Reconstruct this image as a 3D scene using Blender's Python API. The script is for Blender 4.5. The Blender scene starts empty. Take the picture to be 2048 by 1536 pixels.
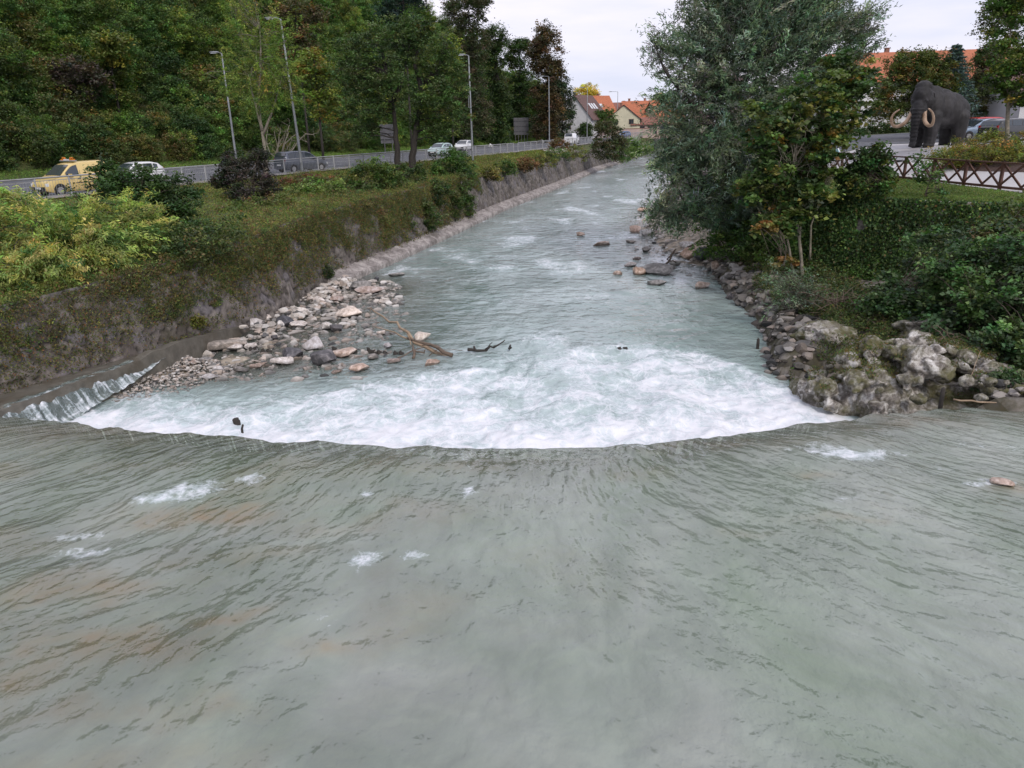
import bpy, bmesh, math, random
import numpy as np
from mathutils import Vector, Matrix

# ------------------------------------------------------------------ camera, sky, sun, exposure
SC = bpy.context.scene
COL = SC.collection
R = math.radians
CZ, FPX = 7.2, 1500.0
PITCH, ROLL = math.atan(515/1500), R(1.5)
_R0 = np.array([1, 0, 0.]); _U0 = np.array([0, math.sin(PITCH), math.cos(PITCH)]); _W0 = np.array([0, math.cos(PITCH), -math.sin(PITCH)])
_RV = math.cos(ROLL)*_R0 - math.sin(ROLL)*_U0
_UV = math.sin(ROLL)*_R0 + math.cos(ROLL)*_U0
cam = bpy.data.cameras.new('camera'); cam.sensor_width = 36; cam.lens = 36*FPX/2048; cam.clip_end = 3000; cam.clip_start = 0.1
camo = bpy.data.objects.new('camera', cam); COL.objects.link(camo)
camo.matrix_world = Matrix(((_RV[0], _UV[0], -_W0[0], 0), (_RV[1], _UV[1], -_W0[1], 0), (_RV[2], _UV[2], -_W0[2], CZ), (0, 0, 0, 1)))
SC.camera = camo

SUN_EL, SUN_AZ = R(40), R(158)          # soft light from behind the camera, a little right
w = bpy.data.worlds.new('World'); SC.world = w; w.use_nodes = True
nt = w.node_tree; nt.nodes.clear()
out = nt.nodes.new('ShaderNodeOutputWorld'); bg = nt.nodes.new('ShaderNodeBackground')
sky = nt.nodes.new('ShaderNodeTexSky'); sky.sky_type = 'NISHITA'; sky.sun_disc = False
sky.sun_elevation = SUN_EL; sky.sun_rotation = SUN_AZ
tc = nt.nodes.new('ShaderNodeTexCoord'); mp = nt.nodes.new('ShaderNodeMapping'); mp.inputs['Scale'].default_value = (1, 1, 5)
nz = nt.nodes.new('ShaderNodeTexNoise'); nz.inputs['Scale'].default_value = 2.2; nz.inputs['Detail'].default_value = 6; nz.inputs['Roughness'].default_value = .55
rp = nt.nodes.new('ShaderNodeValToRGB')
rp.color_ramp.elements[0].position = .36; rp.color_ramp.elements[0].color = (6.3, 6.6, 8.1, 1)
rp.color_ramp.elements[1].position = .62; rp.color_ramp.elements[1].color = (8.5, 8.1, 9.0, 1)
mx = nt.nodes.new('ShaderNodeMixRGB'); mx.inputs[0].default_value = .93
nt.links.new(tc.outputs['Generated'], mp.inputs[0]); nt.links.new(mp.outputs[0], nz.inputs['Vector'])
nt.links.new(nz.outputs['Fac'], rp.inputs[0]); nt.links.new(sky.outputs[0], mx.inputs[1]); nt.links.new(rp.outputs[0], mx.inputs[2])
nt.links.new(mx.outputs[0], bg.inputs[0]); bg.inputs[1].default_value = .1
nt.links.new(bg.outputs[0], out.inputs[0])
sl = bpy.data.lights.new('sun', 'SUN'); sl.energy = 1.5; sl.angle = R(14); sl.color = (1, .93, .85)
so = bpy.data.objects.new('sun', sl); COL.objects.link(so)
sd = Vector((math.sin(SUN_AZ)*math.cos(SUN_EL), math.cos(SUN_AZ)*math.cos(SUN_EL), math.sin(SUN_EL)))
so.rotation_euler = sd.to_track_quat('Z', 'Y').to_euler()
SC.view_settings.view_transform = 'Standard'; SC.view_settings.look = 'None'; SC.view_settings.exposure = 0.3; SC.view_settings.gamma = 1
SC.cycles.max_bounces = 6; SC.cycles.diffuse_bounces = 3; SC.cycles.glossy_bounces = 3; SC.cycles.transparent_max_bounces = 12
SC.cycles.transmission_bounces = 3; SC.cycles.caustics_reflective = False; SC.cycles.caustics_refractive = False
SC.cycles.use_adaptive_sampling = True; SC.cycles.adaptive_threshold = 0.02

# ------------------------------------------------------------------ helpers: projection, noise, meshes
def ray(px, py): return _W0 + _RV*(px-1024)/FPX - _UV*(py-768)/FPX
def G(px, py, z=0.0):
    d = ray(px, py); t = (z-CZ)/d[2]; return (float(d[0]*t), float(d[1]*t), z)
def AT(px, py, y):
    d = ray(px, py); t = y/d[1]; return (float(d[0]*t), float(y), float(CZ+d[2]*t))
rs = np.random.RandomState(5)
_perm = np.random.RandomState(1).permutation(4096).astype(np.int64)
_gr = np.random.RandomState(2).normal(size=(4096, 3)); _gr /= np.linalg.norm(_gr, axis=1)[:, None]
def noise(x, y, z=0.0, s=0):
    x, y, z = np.broadcast_arrays(np.asarray(x, float)+s*17.3, np.asarray(y, float)-s*9.7, np.asarray(z, float)+s*3.1)
    xi, yi, zi = np.floor(x).astype(np.int64), np.floor(y).astype(np.int64), np.floor(z).astype(np.int64)
    fx, fy, fz = x-xi, y-yi, z-zi
    u, v, w_ = [t*t*t*(t*(t*6-15)+10) for t in (fx, fy, fz)]
    r = np.zeros(x.shape)
    for a in (0, 1):
        for b in (0, 1):
            for c in (0, 1):
                h = _perm[(_perm[(_perm[(xi+a) & 4095]+yi+b) & 4095]+zi+c) & 4095]
                g = _gr[h]
                d = g[..., 0]*(fx-a)+g[..., 1]*(fy-b)+g[..., 2]*(fz-c)
                r += d*(u if a else 1-u)*(v if b else 1-v)*(w_ if c else 1-w_)
    return r*1.5
def fbm(x, y, z=0.0, o=4, s=0, g=.5):
    r, a, f = 0, 1.0, 1.0
    for i in range(o):
        r = r+a*noise(np.asarray(x)*f, np.asarray(y)*f, np.asarray(z)*f, s+i); a *= g; f *= 2.03
    return r
def ridged(x, y, z=0.0, o=4, s=0):
    r, a, f = 0, 1.0, 1.0
    for i in range(o):
        r = r+a*(1-2*np.abs(noise(np.asarray(x)*f, np.asarray(y)*f, np.asarray(z)*f, s+i))); a *= .5; f *= 2.1
    return r/1.9
def sstep(a, b, x):
    t = np.clip((x-a)/(b-a), 0, 1); return t*t*(3-2*t)
def cells(x, y, s=0, jit=.9):
    """worley in 2D: distance to nearest, second nearest, id of nearest"""
    xi, yi = np.floor(x).astype(np.int64), np.floor(y).astype(np.int64)
    f1 = np.full(x.shape, 9.); f2 = np.full(x.shape, 9.); idn = np.zeros(x.shape, np.int64)
    for a in (-1, 0, 1):
        for b in (-1, 0, 1):
            h = _perm[(_perm[(xi+a+s*31) & 4095]+yi+b) & 4095]
            px = xi+a+.5+jit*(((h*97) % 4096)/4096-.5); py = yi+b+.5+jit*(((h*57+11) % 4096)/4096-.5)
            d = np.hypot(px-x, py-y)
            nw = d < f1
            f2 = np.where(nw, f1, np.minimum(f2, d)); idn = np.where(nw, h, idn); f1 = np.where(nw, d, f1)
    return f1, f2, idn

def mesh(name, v, f, mat=None, parent=None, smooth=True, col=None, attrs=None, loc=None):
    """v (N,3); f (M,4) or (M,3) array or list of lists"""
    me = bpy.data.meshes.new(name)
    v = np.asarray(v, np.float32)
    if isinstance(f, np.ndarray):
        n, k = f.shape
        me.vertices.add(len(v)); me.vertices.foreach_set('co', v.ravel())
        me.loops.add(n*k); me.loops.foreach_set('vertex_index', f.astype(np.int32).ravel())
        me.polygons.add(n); me.polygons.foreach_set('loop_start', np.arange(0, n*k, k, dtype=np.int32))
        me.update(calc_edges=True)
    else:
        me.from_pydata([tuple(map(float, p)) for p in v], [], f)
    me.polygons.foreach_set('use_smooth', np.full(len(me.polygons), smooth, bool))
    if col is not None:
        a = me.attributes.new('Col', 'FLOAT_COLOR', 'POINT')
        c = np.ones((len(v), 4), np.float32); c[:, :3] = col; a.data.foreach_set('color', c.ravel())
    for k_, val in (attrs or {}).items():
        a = me.attributes.new(k_, 'FLOAT', 'POINT'); a.data.foreach_set('value', np.asarray(val, np.float32).ravel())
    if mat:
        for m in (mat if isinstance(mat, (list, tuple)) else [mat]): me.materials.append(m)
    o = bpy.data.objects.new(name, me); COL.objects.link(o)
    if parent is not None: o.parent = parent
    if loc is not None: o.location = loc
    return o
def tag(o, label=None, cat=None, group=None, kind=None):
    if label: o['label'] = label
    if cat: o['category'] = cat
    if group: o['group'] = group
    if kind: o['kind'] = kind
    return o
def struct(o): o['kind'] = 'structure'; return o
def thing(name, label, cat, loc=(0, 0, 0), rz=0.0, group=None):
    o = bpy.data.objects.new(name, None); COL.objects.link(o); o.location = loc; o.rotation_euler = (0, 0, rz)
    o.empty_display_size = .3
    return tag(o, label, cat, group)
def children(o): return [c for c in bpy.data.objects if c.parent == o]
def copy_tree(o, parent=None, kids=None):
    c = o.copy(); COL.objects.link(c); c.parent = parent
    for ch in children(o): copy_tree(ch, c)
    return c
def gridfaces(nu, nv, closed_u=False):
    """verts index = j*nu+i, i along u"""
    i = np.arange(nu if closed_u else nu-1); j = np.arange(nv-1)
    I, J = np.meshgrid(i, j); I = I.ravel(); J = J.ravel(); I2 = (I+1) % nu
    return np.stack([J*nu+I, J*nu+I2, (J+1)*nu+I2, (J+1)*nu+I], 1)
def gridmesh(name, X, Y, Z, mat, parent=None, smooth=True, col=None, attrs=None):
    nv, nu = X.shape
    v = np.stack([X, Y, Z], -1).reshape(-1, 3)
    return mesh(name, v, gridfaces(nu, nv), mat, parent, smooth, None if col is None else col.reshape(-1, 3), attrs)

class MB:
    """collects simple solids into ONE mesh"""
    def __init__(s): s.v = []; s.f = []
    def add(s, v, f):
        b = len(s.v); s.v += [tuple(p) for p in v]; s.f += [[b+i for i in q] for q in f]; return s
    def box(s, c, d, rz=0.0, tilt=None):
        x, y, z = [t/2 for t in d]
        pts = [Vector((a*x, b*y, e*z)) for a, b, e in ((-1,-1,-1),(1,-1,-1),(1,1,-1),(-1,1,-1),(-1,-1,1),(1,-1,1),(1,1,1),(-1,1,1))]
        M = Matrix.Rotation(rz, 3, 'Z')
        if tilt: M = M @ Matrix.Rotation(tilt[0], 3, tilt[1])
        return s.add([M @ p + Vector(c) for p in pts], [(0,3,2,1),(4,5,6,7),(0,1,5,4),(1,2,6,5),(2,3,7,6),(3,0,4,7)])
    def bar(s, a, b, w_, h=None, up=(0, 0, 1)):
        a, b = Vector(a), Vector(b); h = h or w_
        d = (b-a).normalized(); sd_ = d.cross(Vector(up))
        if sd_.length < 1e-4: sd_ = Vector((1, 0, 0))
        sd_.normalize(); u = sd_.cross(d)
        p = [q+sd_*i*w_/2+u*j*h/2 for q in (a, b) for i, j in ((-1,-1),(1,-1),(1,1),(-1,1))]
        return s.add(p, [(3,2,1,0),(4,5,6,7),(0,1,5,4),(1,2,6,5),(2,3,7,6),(3,0,4,7)])
    def tube(s, pts, rad, n=8, cap=True):
        pts = [Vector(p) for p in pts]
        if not hasattr(rad, '__len__'): rad = [rad]*len(pts)
        b = []; prev = Vector((0.3, 1, 0.1)).normalized()
        for i, p in enumerate(pts):
            d = (pts[min(i+1, len(pts)-1)]-pts[max(i-1, 0)]); d = d.normalized() if d.length > 1e-6 else Vector((0, 0, 1))
            n1 = d.cross(prev)
            if n1.length < 1e-3: n1 = d.orthogonal()
            n1.normalize(); n2 = n1.cross(d); prev = n2
            for k in range(n):
                t = 2*math.pi*k/n; b.append(p+n1*math.cos(t)*rad[i]+n2*math.sin(t)*rad[i])
        f = []
        for i in range(len(pts)-1):
            for k in range(n): f.append((i*n+k, i*n+(k+1) % n, (i+1)*n+(k+1) % n, (i+1)*n+k))
        if cap: f.append(tuple(range(n))[::-1]); f.append(tuple((len(pts)-1)*n+k for k in range(n)))
        return s.add(b, f)
    def build(s, name, mat, parent=None, smooth=False, loc=None):
        return mesh(name, s.v, s.f, mat, parent, smooth, loc=loc)

# ------------------------------------------------------------------ materials
def nmat(name):
    m = bpy.data.materials.new(name); m.use_nodes = True; t = m.node_tree; t.nodes.clear()
    o = t.nodes.new('ShaderNodeOutputMaterial'); return m, t, o
class N:
    def __init__(s, t): s.t = t
    def n(s, typ, **kw):
        nd = s.t.nodes.new(typ)
        for k, v in kw.items():
            if k.startswith('_'): setattr(nd, k[1:], v)
            else:
                key = k.replace('__', ' ')
                inp = nd.inputs[int(key[1:])] if key[0] == 'i' and key[1:].isdigit() else nd.inputs[key]
                if isinstance(v, bpy.types.NodeSocket): s.t.links.new(v, inp)
                else: inp.default_value = v
        return nd
    def ramp(s, fac, stops, interp='LINEAR'):
        nd = s.t.nodes.new('ShaderNodeValToRGB'); nd.color_ramp.interpolation = interp
        e = nd.color_ramp.elements
        while len(e) < len(stops): e.new(.5)
        for i, (p, c) in enumerate(stops): e[i].position = p; e[i].color = (*c, 1) if hasattr(c, '__len__') else (c, c, c, 1)
        s.t.links.new(fac, nd.inputs[0]); return nd.outputs[0]
    def math(s, op, a, b=0.0, c=0.0, clamp=False):
        nd = s.t.nodes.new('ShaderNodeMath'); nd.operation = op; nd.use_clamp = clamp
        for i, v in enumerate((a, b, c)):
            if isinstance(v, bpy.types.NodeSocket): s.t.links.new(v, nd.inputs[i])
            else: nd.inputs[i].default_value = v
        return nd.outputs[0]
    def mix(s, f, a, b, mode='MIX'):
        nd = s.t.nodes.new('ShaderNodeMixRGB'); nd.blend_type = mode
        for i, v in enumerate((f, a, b)):
            if isinstance(v, bpy.types.NodeSocket): s.t.links.new(v, nd.inputs[i])
            else: nd.inputs[i].default_value = v if i == 0 else (*v, 1)
        return nd.outputs[0]
    def coord(s, scale=(1, 1, 1), rot=(0, 0, 0), out='Object'):
        tc_ = s.t.nodes.new('ShaderNodeTexCoord'); m = s.t.nodes.new('ShaderNodeMapping')
        m.inputs['Scale'].default_value = scale; m.inputs['Rotation'].default_value = rot
        s.t.links.new(tc_.outputs[out], m.inputs[0]); return m.outputs[0]
    def noise(s, vec, scale, detail=4, rough=.55, dist=0.0, out='Fac'):
        return s.n('ShaderNodeTexNoise', Vector=vec, Scale=scale, Detail=detail, Roughness=rough, Distortion=dist).outputs[out]
    def bump(s, h, strength=.5, dist=.02, normal=None):
        kw = dict(Height=h, Strength=strength, Distance=dist)
        if normal is not None: kw['Normal'] = normal
        return s.n('ShaderNodeBump', **kw).outputs[0]
    def attr(s, name): return s.n('ShaderNodeAttribute', _attribute_name=name)
def pbr(name, base, rough=.6, metal=0.0, var=.15, scale=6.0, bump=0.0, spec=.5, coat=0.0, dirt=None, dscale=2.0):
    m, t, o = nmat(name); k = N(t); vec = k.coord()
    nf = k.noise(vec, scale, 6, .6)
    lo = tuple(c*(1-var) for c in base); hi = tuple(min(1, c*(1+var)) for c in base)
    c = k.ramp(nf, [(.3, lo), (.7, hi)])
    if dirt:
        d = k.noise(vec, dscale, 5, .65)
        c = k.mix(k.ramp(d, [(.45, 0.0), (.68, .8)]), c, dirt)
    p = k.n('ShaderNodeBsdfPrincipled', Roughness=rough, Metallic=metal)
    t.links.new(c, p.inputs['Base Color']); p.inputs['Specular IOR Level'].default_value = spec; p.inputs['Coat Weight'].default_value = coat
    if bump: t.links.new(k.bump(nf, bump, .03), p.inputs['Normal'])
    t.links.new(p.outputs[0], o.inputs[0]); return m
def leaf_mat(name, rnd=.0, transl=.3, spec=.35):
    m, t, o = nmat(name); k = N(t)
    c = k.mix(1.0, k.attr('Col').outputs['Color'], (1.52, 1.66, 1.5) if not rnd else (2.1, 2.15, 2.5), 'MULTIPLY')
    if rnd:
        oi = k.n('ShaderNodeObjectInfo')
        tint = k.ramp(oi.outputs['Random'], [(0, (.70, .86, .78)), (.2, (1.0, 1.12, .9)), (.38, (1.35, 1.32, .8)), (.5, (.8, .95, .85)), (.62, (1.15, 1.15, .8)), (.74, (1.1, .95, .8)), (.86, (.8, 1.05, .85)), (1, (1.15, 1.3, .8))])
        c = k.mix(1.0, c, tint, 'MULTIPLY')
        big = k.noise(k.coord(out='Object'), .5, 2)
    p = k.n('ShaderNodeBsdfPrincipled', Roughness=.55); p.inputs['Specular IOR Level'].default_value = spec
    t.links.new(c, p.inputs['Base Color'])
    tr = k.n('ShaderNodeBsdfTranslucent'); t.links.new(k.mix(1.0, c, (1.3, 1.35, .7), 'MULTIPLY'), tr.inputs[0])
    ms = k.n('ShaderNodeMixShader', Fac=transl); t.links.new(p.outputs[0], ms.inputs[1]); t.links.new(tr.outputs[0], ms.inputs[2])
    t.links.new(ms.outputs[0], o.inputs[0]); return m
LEAF = leaf_mat('leaf'); WLEAF = leaf_mat('wood_leaf', rnd=1)
BARK = pbr('bark', (.09, .07, .055), .85, var=.4, scale=9, bump=.6)
BARKG = pbr('grey_bark', (.24, .21, .17), .85, var=.35, scale=9, bump=.5, dirt=(.12, .13, .08))
BARKD = pbr('dark_bark', (.035, .03, .026), .85, var=.4, scale=9, bump=.6)
GALV = pbr('galvanised', (.34, .35, .37), .5, .15, var=.2, scale=3, dirt=(.22, .2, .18), dscale=1.5)
BOARD = pbr('board_back', (.115, .115, .125), .6, .1, var=.15, scale=2)
POLE = pbr('pole_metal', (.23, .245, .26), .5, .2, var=.2, scale=2)
CONC = pbr('concrete', (.30, .28, .26), .9, var=.25, scale=4, bump=.4, dirt=(.14, .12, .09))
ASPH = pbr('asphalt', (.105, .11, .125), .85, var=.2, scale=.8, bump=.15, dirt=(.075, .08, .09), dscale=.25)
WHITE = pbr('road_paint', (.6, .6, .58), .7, var=.2, scale=5)
PAVE = pbr('pale_paving', (.50, .49, .50), .85, var=.1, scale=.8, dirt=(.40, .38, .37), dscale=.4)
WOODB = pbr('fence_wood', (.105, .05, .035), .7, var=.35, scale=12)
GLASS = pbr('car_glass', (.03, .04, .05), .06, var=.1, spec=1.0)
RUBBER = pbr('rubber', (.02, .02, .022), .8)
RIM = pbr('rim_metal', (.5, .5, .52), .35, .6)
BLACKP = pbr('black_plastic', (.025, .025, .028), .55)
REDL = pbr('tail_glass', (.35, .02, .015), .2)
AMBER = pbr('amber_glass', (.55, .18, .02), .2)
LAMPG = pbr('lamp_glass', (.62, .65, .68), .12, spec=.9)
PLATE = pbr('plate_white', (.7, .7, .7), .4)
MULCH = pbr('mulch', (.06, .035, .028), .95, var=.5, scale=14, bump=.6)
IVORY = pbr('ivory', (.52, .36, .24), .38, var=.25, scale=1.6, dirt=(.25, .15, .09), dscale=1.2)
TWIG = pbr('dead_twig', (.13, .095, .07), .8, var=.4, scale=8)
TWIGL = pbr('pale_branch', (.30, .22, .15), .8, var=.35, scale=5)

def stone_mat(name, pal, scale=3.0, moss=0.0, wet=True, bump=.6, per_obj=.25):
    m, t, o = nmat(name); k = N(t); vec = k.coord()
    a = k.noise(vec, scale, 8, .68, .6); b = k.noise(vec, scale*5, 6, .7)
    c = k.ramp(a, [(.36, pal[0]), (.5, pal[1]), (.62, pal[2])])
    c = k.mix(.75, c, k.ramp(b, [(.3, .35), (.7, .85)]), 'OVERLAY')
    if per_obj:
        oi = k.n('ShaderNodeObjectInfo')
        c = k.mix(1.0, c, k.ramp(oi.outputs['Random'], [(0, (1-per_obj, 1-per_obj, 1-per_obj*.8)), (.35, (1, 1, 1)), (.7, (1.12, 1.0, .9)), (1, (1-per_obj*.5, 1-per_obj*.45, 1-per_obj*.3))]), 'MULTIPLY')
    geo = k.n('ShaderNodeNewGeometry')
    sz = k.n('ShaderNodeSeparateXYZ', Vector=geo.outputs['Position'])
    if moss:
        mm = k.noise(vec, 1.3, 6, .7)
        c = k.mix(k.ramp(mm, [(.5-.12*moss, 0.0), (.6, .9)]), c, k.ramp(b, [(.3, (.05, .06, .018)), (.6, (.11, .10, .03)), (.8, (.10, .05, .025))]))
    rough = .85
    p = k.n('ShaderNodeBsdfPrincipled', Roughness=rough)
    if wet:   # a real tide line: stone soaked just above the water
        wl = k.math('ADD', sz.outputs[2], k.math('MULTIPLY', k.math('SUBTRACT', b, .5), .12))
        wf = k.ramp(wl, [(.08, .42), (.17, 1.0)])
        c = k.mix(1.0, c, wf, 'MULTIPLY')
    t.links.new(c, p.inputs['Base Color'])
    t.links.new(k.bump(k.math('ADD', a, k.math('MULTIPLY', b, .4)), bump, .06), p.inputs['Normal'])
    t.links.new(p.outputs[0], o.inputs[0]); return m
S_PALE = stone_mat('pale_stone', [(.32, .29, .265), (.55, .51, .48), (.72, .69, .66)])
S_DARK = stone_mat('dark_stone', [(.055, .055, .06), (.09, .09, .10), (.17, .165, .175)])
S_RUST = stone_mat('rusty_stone', [(.24, .17, .13), (.42, .33, .28), (.60, .52, .47)])
S_GREY = stone_mat('grey_stone', [(.13, .125, .12), (.23, .22, .21), (.38, .36, .34)])
S_CRAG = stone_mat('crag', [(.06, .05, .04), (.24, .22, .20), (.56, .54, .51)], scale=4.2, moss=.75, wet=False, bump=1.0, per_obj=0)

# ------------------------------------------------------------------ plan of the place (metres; camera above x=0,y=0)
def ip(kn): 
    a = np.array(kn, float); return lambda y: np.interp(y, a[:, 0], a[:, 1])
def sm(kn, wd=4.0):
    f = ip(kn); return lambda y: sum(f(np.asarray(y, float)+d) for d in np.linspace(-wd, wd, 7))/7
FOOT = sm([(-30, -26), (10, -16.4), (18.6, -13.6), (22.9, -11.5), (29.9, -9.5), (36, -8.9), (45, -6.5), (55, -4.2), (70, -.7), (91, 5.1), (127, 14.4), (200, 38), (260, 58)], 1.5)
TOPZ = ip([(0, 2.9), (20, 2.9), (30, 3.2), (45, 3.5), (70, 3.4), (100, 3.3), (300, 3.4)])
WTOP = lambda y: FOOT(y)-.95
FEN = sm([(-10, -47), (20, -33), (38.8, -25.5), (60.8, -16.3), (82, -6), (93, -.4), (130.5, 14.2), (196, 35.6), (260, 57)], 5)
FAR = sm([(-20, -70), (30, -52), (62, -40.5), (80, -31.5), (101, -20.5), (141, -1.8), (197, 19.5), (260, 42)], 5)
RW = sm([(-20, 12.8), (12, 12.4), (15.2, 11.6), (16.4, 8.3), (17.9, 7.5), (20.3, 7.6), (23.7, 8.7), (27.7, 9.6), (32, 9.6), (38, 10.6), (45, 9.4), (57, 10.6), (76, 15.6), (113, 25), (190, 41), (260, 60)], .6)
PE = ip([(-20, 36), (15, 34), (22, 27), (25, 21.5), (27.5, 18.4), (29.5, 16.2), (31.6, 14.6), (34, 13.8), (40, 13.6), (57, 14.8), (76, 18.2), (113, 27), (190, 43), (260, 63)])
WEIR = lambda x: np.interp(x, [-13, -8.7, -6.3, -1.8, .25, 2.3, 4.4, 6.6, 8.6, 10.5, 13], [17.0, 15.7, 15.15, 14.25, 14.05, 14.1, 14.45, 15.0, 15.55, 15.75, 15.6])
def zright(x, y):
    d = np.asarray(x, float)-(20.9-.02*(np.asarray(y, float)-40))
    return 4.1+1.15*sstep(.5, 8, d)+.35*sstep(9, 22, d)
def zhill(x, y):
    d = (FAR(y)-x)*.93
    h = 4.15+.14*np.clip(d, 0, 3.5)+.86*np.clip(d-3.5, 0, None)
    cap = 4.6+np.interp(y, [0, 70, 110, 140, 175, 195, 215], [85, 75, 56, 44, 30, 10, 1])
    return np.where(d > 0, np.minimum(h, cap), 4.1)

# ------------------------------------------------------------------ river
def water_mat(name, upper):
    m, t, o = nmat(name); k = N(t)
    vec = k.coord()
    fu = k.attr('fu').outputs['Fac']; fv = k.attr('fv').outputs['Fac']
    flv = k.n('ShaderNodeCombineXYZ', X=fu, Y=fv).outputs[0]
    big = k.noise(k.coord((.35, .25, 1)), 1.0, 3, .55, .6)
    mid = k.noise(flv, .9, 3, .55, .4)
    if upper: murk = k.ramp(big, [(.3, (.19, .24, .18)), (.5, (.245, .285, .24)), (.72, (.30, .325, .29))])
    else: murk = k.ramp(big, [(.3, (.225, .31, .29)), (.5, (.29, .37, .355)), (.72, (.36, .435, .425))])
    murk = k.mix(1.0, murk, k.ramp(mid, [(.35, .90), (.65, 1.08)]), 'MULTIPLY')
    murk = k.mix(k.math('MULTIPLY', k.attr('tan').outputs['Fac'], k.ramp(k.noise(flv, 1.5, 4, .6, .4), [(.3, .45), (.6, 1.0)])), murk, (.285, .215, .125))
    foam = k.attr('foam').outputs['Fac']
    murk = k.mix(k.math('MULTIPLY', foam, .12 if upper else .85, clamp=True), murk, (.52, .63, .64))     # water full of air
    # foam lace: thin bright filaments round darker cells
    dn = k.noise(k.coord((1, .7, 1)), .9, 5, .6, 0, 'Color')
    dv = k.n('ShaderNodeVectorMath', _operation='MULTIPLY_ADD', i0=dn, i1=(1.9, 1.9, 0), i2=k.coord((1.1, .95, 1))).outputs[0]
    vo = k.n('ShaderNodeTexVoronoi', _feature='DISTANCE_TO_EDGE', Vector=dv, Scale=1.5).outputs['Distance']
    vo2 = k.n('ShaderNodeTexVoronoi', _feature='DISTANCE_TO_EDGE', Vector=dv, Scale=4.6).outputs['Distance']
    lace = k.math('MAXIMUM', k.ramp(vo, [(0, 1.0), (.05, .45), (.16, 0.0)]), k.math('MULTIPLY', k.ramp(vo2, [(0, 1.0), (.05, .4), (.14, 0.0)]), .75))
    fn = k.noise(vec, 5.0, 7, .68, .5); fl = k.noise(k.coord((1, .6, 1)), 1.2, 5, .6, .8)
    f0 = k.math('ADD', k.math('MULTIPLY', foam, 1.35), k.math('ADD', k.math('MULTIPLY', lace, .22 if upper else .42), k.math('ADD', k.math('MULTIPLY', k.math('SUBTRACT', fn, .5), 2.2 if upper else 1.2), k.math('MULTIPLY', k.math('SUBTRACT', fl, .5), 1.1))))
    f0 = k.math('SUBTRACT', f0, .73 if not upper else .62)
    ff = k.math('MULTIPLY', k.ramp(f0, [(.0, 0.0), (.30, .42), (.62, .85), (.9, 1.0)]), k.ramp(foam, [(.05, 0.0), (.22, 1.0)]))
    h1 = k.noise(flv, 1.3, 1.5, .5, .2); h2 = k.noise(flv, 3.2, 1, .5, .2)
    iso = k.noise(k.coord((1, 1, 1)), 7.0, 2.5, .55, .3)
    patch = k.ramp(k.noise(vec, .55, 2, .5), [(.38, .25), (.62, 1.0)])
    fine = k.noise(k.coord((1.1, .8, 1), (0, 0, .5)), 9.0, 2, .55, 0)
    fine = k.math('MULTIPLY', fine, .42 if upper else .25)
    hh = k.math('ADD', k.math('ADD', k.math('MULTIPLY', h1, 2.2), fine), k.math('MULTIPLY', k.math('ADD', k.math('MULTIPLY', h2, .42), k.math('MULTIPLY', iso, .75)), patch))
    if not upper: hh = k.math('ADD', hh, k.math('MULTIPLY', k.noise(k.coord((.45, .3, 1)), 1.3, 4, .6, .4), 2.5))
    bmp = k.bump(hh, 1.0, .036 if upper else .055)
    p = k.n('ShaderNodeBsdfPrincipled', Roughness=.04, IOR=1.6); t.links.new(murk, p.inputs['Base Color']); t.links.new(bmp, p.inputs['Normal'])
    tr = k.n('ShaderNodeBsdfTransparent', Color=(.90, .95, .86, 1))
    gl = k.n('ShaderNodeBsdfGlossy', Roughness=.06); t.links.new(bmp, gl.inputs['Normal'])
    fr = k.n('ShaderNodeFresnel', IOR=1.6); t.links.new(bmp, fr.inputs['Normal'])
    clr = k.n('ShaderNodeMixShader', Fac=fr.outputs[0]); t.links.new(tr.outputs[0], clr.inputs[1]); t.links.new(gl.outputs[0], clr.inputs[2])
    cl = k.attr('clear').outputs['Fac']
    m1 = k.n('ShaderNodeMixShader', Fac=cl); t.links.new(p.outputs[0], m1.inputs[1]); t.links.new(clr.outputs[0], m1.inputs[2])
    fc = k.ramp(k.math('ADD', k.math('MULTIPLY', fl, .7), k.math('ADD', k.math('MULTIPLY', f0, .45), k.math('MULTIPLY', lace, .18))), [(.35, (.50, .60, .62)), (.62, (.66, .71, .75)), (.95, (.80, .81, .85))])
    fm = k.n('ShaderNodeBsdfPrincipled', Roughness=.5); t.links.new(fc, fm.inputs['Base Color'])
    t.links.new(k.bump(k.math('ADD', k.math('MULTIPLY', fn, .8), k.math('MULTIPLY', lace, .3)), .6, .03), fm.inputs['Normal'])
    m2 = k.n('ShaderNodeMixShader', Fac=ff); t.links.new(m1.outputs[0], m2.inputs[1]); t.links.new(fm.outputs[0], m2.inputs[2])
    t.links.new(m2.outputs[0], o.inputs[0]); return m
W_UP = water_mat('upper_water', True); W_LOW = water_mat('lower_water', False)

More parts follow.
